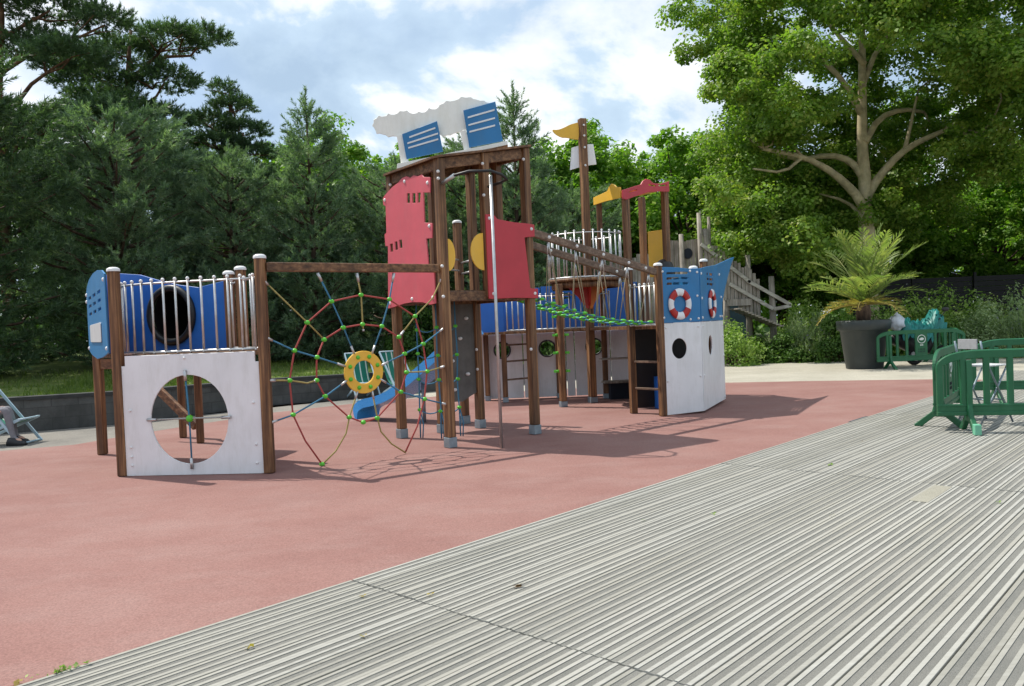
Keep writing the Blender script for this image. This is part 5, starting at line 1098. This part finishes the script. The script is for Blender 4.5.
# the big plane tree
def make_plane():
    rng = np.random.default_rng(31); t = thing('plane_tree', 'huge plane tree with a pale mottled trunk and forking limbs at the right', 'tree', (13.0, 29, 0)); limbs = []
    def L_(pts, r0, r1): limbs.append((pts, r0, r1))
    L_([(0.05, 0, -.05), (0, 0, 1.2), (0, 0, 3.9), (-.04, 0, 5.2), (-.02, 0, 6.2), (-.05, .1, 7.4), (.0, .1, 8.8), (.1, .2, 10.6), (.1, .1, 13)], .36, .09)
    L_([(-.02, 0, 5.0), (-.35, -.2, 5.6), (-.95, -.4, 6.15), (-1.6, -.6, 6.6), (-2.6, -1.0, 7.0), (-4.2, -1.6, 7.2)], .20, .06); L_([(-.05, 0, 6.3), (-.4, .2, 7.0), (-1.1, .4, 7.3), (-2.2, .8, 7.2), (-3.6, 1.2, 7.9)], .16, .05)
    L_([(.0, 0, 5.6), (.4, -.1, 6.3), (1.1, -.3, 7.1), (1.8, -.4, 7.5), (2.6, -.6, 7.8), (3.0, -.5, 8.0)], .17, .05); L_([(1.3, -.3, 7.25), (1.55, -.2, 8.0), (2.0, 0, 9.4)], .09, .03)
    L_([(0, 0, 7.6), (.6, .1, 8.5), (1.5, .2, 8.8), (2.4, .4, 8.7)], .14, .05); L_([(0, .1, 8.6), (-.7, -.2, 9.7), (-2.0, -.6, 10.8), (-4.2, -.9, 11.6)], .14, .04)
    L_([(0, .1, 9.6), (.8, .4, 11.2), (2.2, .8, 12.6)], .12, .04); L_([(.1, 0, 10.4), (-.9, .5, 12.0), (-1.8, .8, 13.5)], .11, .04); L_([(-.1, 0, 4.9), (-.5, .5, 5.6), (-1.2, 1.2, 6.0)], .09, .03)
    L_([(-2.6, -1, 7.0), (-3.4, -1.3, 6.4), (-4.6, -1.8, 6.5)], .07, .03); L_([(2.6, -.6, 7.9), (3.6, -.9, 7.4), (5.0, -1.2, 7.0)], .07, .03)
    C_ = []; ph = rng.uniform(0, 6.28, 4)
    for k in range(70): C_.append(np.array([rng.uniform(-4.5, 5.5), rng.uniform(2.2, 5.5), rng.uniform(4.6, 10.5)]))
    while len(C_) < 540:
        q = unit(rng.normal(0, 1, 3)); r = rng.uniform(.25, 1)**.42; az = math.atan2(q[1], q[0]); bp = 1+.10*math.sin(4*az+ph[0])+.12*math.sin(6*q[2]+ph[1]+2*az)+.07*math.sin(9*az+ph[2])
        c = np.array([q[0]*6.0*r*bp, q[1]*6.6*r*bp, 10.3+q[2]*6.6*r*bp])
        if c[2] < 4.3 and c[0] > -2.5: continue
        if abs(c[0]) < 2.0 and c[1] < .6 and 4.4 < c[2] < 8.4 and rng.random() < .92: continue
        if c[0] > 3.5 and c[2] < 6.2: continue
        if -5 < c[0] < 0 and c[1] < -.2 and 5.2 < c[2] < 7.4 and rng.random() < .62: continue
        C_.append(c)
    for c in ((-5.2, -1.2, 5.6), (-4.6, -1.8, 5.0), (-5.6, -.6, 6.4), (-5.9, .1, 7.4), (-4.2, -2.2, 4.4), (-3.7, -1.6, 5.4), (-4.9, -1.0, 4.2), (-3.4, -2.4, 3.9), (-5.0, .4, 3.7)):
        for k in range(3): C_.append(np.array(c)+rng.normal(0, .55, 3))
    for k in range(50): C_.append(np.array([rng.uniform(-3.5, 4.5), rng.uniform(-5.5, -2.0), rng.uniform(8.9, 13.5)]))
    for k in range(34): C_.append(np.array([rng.uniform(2.6, 6.5), rng.uniform(-5.0, 0), rng.uniform(6.0, 9.5)]))
    C_ = np.array([c for c in C_]); k_ = 5; M_ = C_[rng.permutation(len(C_))[:int(len(C_)*.60)]]; C_ = np.repeat(M_, k_, 0)+unit(rng.normal(0, 1, (len(M_)*k_, 3)))*rng.uniform(.35, 1.05, (len(M_)*k_, 1))*[1, 1, .6]; per = 165; cr = rng.uniform(.35, .8, len(C_)); P = np.repeat(C_, per, 0); q = unit(rng.normal(0, 1, P.shape)); q[:, 2] *= .65; P = P+q*(rng.uniform(.1, 1, (len(P), 1))**.45)*np.repeat(cr, per)[:, None]
    Q = leaf_mesh(P, q+[0, 0, .9]+rng.normal(0, .6, P.shape), .135, 'leafP', rng, .8); child_mesh(quads(Q, 'crown', 'leafP'), 'crown', t)
    b = MB()
    for pts_, r0, r1 in limbs:
        s_ = smoothpoly(pts_, 1, False); b.tube([(x+13.0, y+29, z) for x, y, z in s_], r0, 12, radii=list(np.linspace(r0, r1, len(s_))))
    for c in C_[::4]:
        l_ = limbs[rng.integers(1, len(limbs))][0]; s_ = np.array(l_[-1] if rng.random() < .6 else l_[-2])
        if np.linalg.norm(s_-c) < 2.4: b.tube([(x+13.0, y+29, z) for x, y, z in wig(s_, c, 4, .15, rng)], .04, 5, radii=[.045, .035, .025, .012])
    obj('trunk', b, 'plane', t)
make_plane()
# a second plane crown entering from the right
plB = make_broadleaf(24, 15, 5.6, 'leafP', 'leafy_tree', 260, 150, .22, .3, 1.0, 'plane'); place(plB, U, 24.5, 30.5, 0, 1.0, 0, 'dark spreading tree whose crown comes in at the top right corner', GT)

shA = make_shrub(41, 1.05, 1.15, 'leafS'); shB = make_shrub(42, 1.1, 1.05, 'leafG', n=9500, leaf=.07); shC = make_shrub(43, 1.0, 1.25, 'leafD', leaf=.10); shL = make_shrub(44, .85, 1.0, 'leafG', 'lavender_shrub', n=3400, spiky=1, flower='lilac')
GS = 'shrubs in the bed behind the sand path'
for pr, x, y, s, rz, lab, sz in [
    (shA, 7.05, 25.6, 1.0, 0, 'bright green shrub just right of the ship bow', 1.12), (shC, 8.2, 26.2, .8, 1, 'dark green shrub at the foot of the timber gangway', .68), (shC, 8.9, 25.9, .85, 2, 'dense dark shrub below the leaning gangway rail', .72),
    (shL, 9.75, 26.2, 1.15, 0, 'lavender shrub with lilac heads left of the palm pot', 1.3), (shC, 10.3, 25.2, .9, .7, 'dark shrub close behind the left side of the palm pot', 1.1), (shA, 11.6, 26.2, 1.1, 4, 'green shrub right behind the palm fronds', 1.45),
    (shA, 13.1, 25.9, 1.2, 1.5, 'tall bright green shrub behind the teal sheet', 1.55), (shB, 14.2, 24.7, 1.15, 2, 'fine-leaved grey green shrub behind the tall stool', 1.35), (shB, 15.6, 25.2, 1.25, 3.3, 'large fine-leaved grey green shrub right of the stool', 1.75),
    (shA, 17.3, 26.0, 1.3, 2.6, 'rounded green shrub in front of the black fence', 1.75), (shL, 15.3, 23.7, 1.1, 1, 'lavender shrub with lilac heads at the right edge', 1.35), (shC, 13.3, 24.3, .8, 5, 'low dark shrub behind the end-on barrier', .85),
    (shC, 5.6, 26.8, 1.0, 3.5, 'dark shrub behind the white bow of the ship', 1.2), (shA, 15.2, 27.6, 1.4, .9, 'tall green shrub against the black fence', 1.8), (shA, 10.4, 28.3, 1.2, 2.2, 'green shrub behind the foot of the gangway', 1.7), (shC, 6.6, 28.9, 1.4, .3, 'dark shrub under the timber ship', 1.5)]:
    place(pr, U, x, y, -.03, s, rz, lab, GS, sz)
GU = 'dark undergrowth shrubs below the pines'
for i, (x, y, s, lab) in enumerate([(-6.6, 27.0, 1.5, 'dark undergrowth shrub behind the middle of the net'), (-2.8, 24.2, 1.2, 'dark undergrowth shrub seen under the tower beside the slide'), (-1.2, 23.6, 1.1, 'dark undergrowth shrub behind the grey climbing wall'), (-9.0, 28.5, 1.7, 'dark undergrowth shrub behind the crawl-hole panel'), (1.4, 24.6, 1.4, 'dark undergrowth shrub behind the blue hull boards'), (-4.6, 29.5, 1.8, 'dark undergrowth shrub left of the tower legs')]):
    place(shC, U, x, y, max(0, LZ(x, y))-.05, s, i*1.1, lab, GU, s*1.15)
# weeds and litter
wd = thing('weed', 'small green weed sprouting at the near end of the deck edge', 'weed', (-2.19, 3.72, 0)); rw_ = np.random.default_rng(9); n = 34; f = rw_.uniform(-1, 1, n)**3; P = np.c_[f*.10+rw_.normal(0, .008, n), f*.088+rw_.normal(0, .008, n)+.004, rw_.uniform(.004, .03, n)]
child_mesh(quads(leaf_mesh(P, rw_.normal(0, .6, (n, 3))+[0, 0, 1], .026, 'leafS', rw_), 'leaves', 'leafS'), 'leaves', wd)
def litter(x, y, z, mat, lab, s=.05, seed=1):
    r_ = np.random.default_rng(seed); Q = leaf_mesh(np.array([[0, 0, .006], [.012, .01, .012], [-.014, .006, .009]]), r_.normal(0, .35, (3, 3))+[0, 0, 1], s, mat, r_); me = quads(Q, 'fallen_leaf', mat); o = bpy.data.objects.new('fallen_leaf', me); COL.objects.link(o); o.location = (x, y, z); o['label'] = lab; o['category'] = 'leaf'; o['group'] = 'fallen leaves on the deck and rubber'; return o
MAT['deadleaf'] = leafmat('dead_leaf', (.10, .06, .03), (.2, .12, .06), None, .2)
litter(-.02, 4.66, .012, 'deadleaf', 'curled brown leaf lying alone in the middle of the near deck', .06, 2); litter(-2.33, 3.63, 0, 'palmdry', 'pale yellow leaf at the bottom left corner by the deck edge', .04, 3); litter(3.15, 8.0, .012, 'leafS', 'tiny green leaf on the deck left of the cover plate', .05, 4)

for i in range(22):
    tt, nn_ = random.uniform(1.5, 11), random.uniform(-4.0, 3.0); q = dpt(tt, nn_, .012); o = litter(q[0], q[1], .012, random.choice(['leafS', 'palmdry', 'deadleaf']), 'tiny leaf bit lying on the grey deck boards', random.uniform(.018, .034), 20+i); o['group'] = 'tiny leaf bits scattered over the deck boards'
# ------------------------------------------------------------------ sky, sun, camera
w = bpy.data.worlds.new('World'); scene.world = w; w.use_nodes = True; t = w.node_tree; bg = t.nodes['Background']
EL, AZ = R(58.4), math.atan2(-1.25, .73)     # the sun stands behind and to the left
sky = t.nodes.new('ShaderNodeTexSky'); sky.sky_type = 'NISHITA'; sky.sun_disc = False; sky.sun_elevation = EL; sky.sun_rotation = AZ; sky.air_density = 1.0; sky.dust_density = 1.5; sky.ozone_density = 1.5
tc = t.nodes.new('ShaderNodeTexCoord'); sep = t.nodes.new('ShaderNodeSeparateXYZ'); t.links.new(tc.outputs['Generated'], sep.inputs[0])
def mth(op, a, b=None):
    n = t.nodes.new('ShaderNodeMath'); n.operation = op
    for i, v in enumerate((a, b)):
        if v is None: continue
        if isinstance(v, (int, float)): n.inputs[i].default_value = v
        else: t.links.new(v, n.inputs[i])
    return n.outputs[0]
zz = mth('ADD', mth('MAXIMUM', sep.outputs[2], 0.0), .55); cm = t.nodes.new('ShaderNodeCombineXYZ'); t.links.new(mth('DIVIDE', sep.outputs[0], zz), cm.inputs[0]); t.links.new(mth('DIVIDE', sep.outputs[1], zz), cm.inputs[1])
def wnoise(off, sc, det, rough, dist=0):
    mp = t.nodes.new('ShaderNodeMapping'); mp.inputs['Location'].default_value = off; t.links.new(cm.outputs[0], mp.inputs[0]); n = t.nodes.new('ShaderNodeTexNoise'); n.inputs['Scale'].default_value = sc; n.inputs['Detail'].default_value = det; n.inputs['Roughness'].default_value = rough; n.inputs['Distortion'].default_value = dist; t.links.new(mp.outputs[0], n.inputs['Vector']); return n.outputs['Fac']
def wramp(f, st):
    r = t.nodes.new('ShaderNodeValToRGB'); e = r.color_ramp.elements
    while len(e) < len(st): e.new(.5)
    for el, (p, c) in zip(e, st): el.position = p; el.color = (*c, 1) if isinstance(c, tuple) else (c, c, c, 1)
    t.links.new(f, r.inputs[0]); return r.outputs[0]
cover = wramp(wnoise(SKY_OFF, 1.9, 9, .55, .15), [(.36, .35), (.54, .97)])
shade = wramp(wnoise(SKY_OFF2, 2.9, 9, .56, .2), [(.36, (3.0, 4.0, 5.2)), (.485, (4.1, 5.2, 6.3)), (.525, (6.2, 6.7, 7.0)), (.58, (7.8, 7.9, 8.0))])
mx = t.nodes.new('ShaderNodeMix'); mx.data_type = 'RGBA'; t.links.new(cover, mx.inputs[0]); t.links.new(sky.outputs[0], mx.inputs[6]); t.links.new(shade, mx.inputs[7]); t.links.new(mx.outputs[2], bg.inputs[0]); bg.inputs[1].default_value = SKY_STR
sd = bpy.data.lights.new('sun', 'SUN'); sd.energy = SUN_E; sd.angle = R(.6); sd.color = (1.0, .95, .86); so = bpy.data.objects.new('sun', sd); COL.objects.link(so)
so.rotation_euler = Vector((1.25, -.73, -2.35)).to_track_quat('-Z', 'Y').to_euler(); so.location = (-30, 20, 60)
cd = bpy.data.cameras.new('camera'); cam = bpy.data.objects.new('camera', cd); COL.objects.link(cam); scene.camera = cam
cd.sensor_width = 36; cd.lens = 800/1024*36; cd.clip_end = 3000; cd.clip_start = .05
roll = math.atan(.041); pitch = math.atan(18/800*math.cos(roll)); f = Vector((0, math.cos(pitch), -math.sin(pitch))); r_ = Vector((1, 0, 0)); u = r_.cross(f)
r2 = r_*math.cos(roll)-u*math.sin(roll); u2 = u*math.cos(roll)+r_*math.sin(roll); M = Matrix((r2, u2, -f)).transposed().to_4x4(); M.translation = (0, 0, 1.55); cam.matrix_world = M
scene.view_settings.view_transform = 'Standard'; scene.view_settings.look = 'None'; scene.view_settings.gamma = 1; scene.view_settings.exposure = EXPO; scene.view_settings.use_curve_mapping = False
scene.cycles.use_denoising = True; scene.cycles.max_bounces = 10; scene.cycles.diffuse_bounces = 6; scene.cycles.transmission_bounces = 8; scene.cycles.transparent_max_bounces = 8; scene.cycles.caustics_reflective = False; scene.cycles.caustics_refractive = False
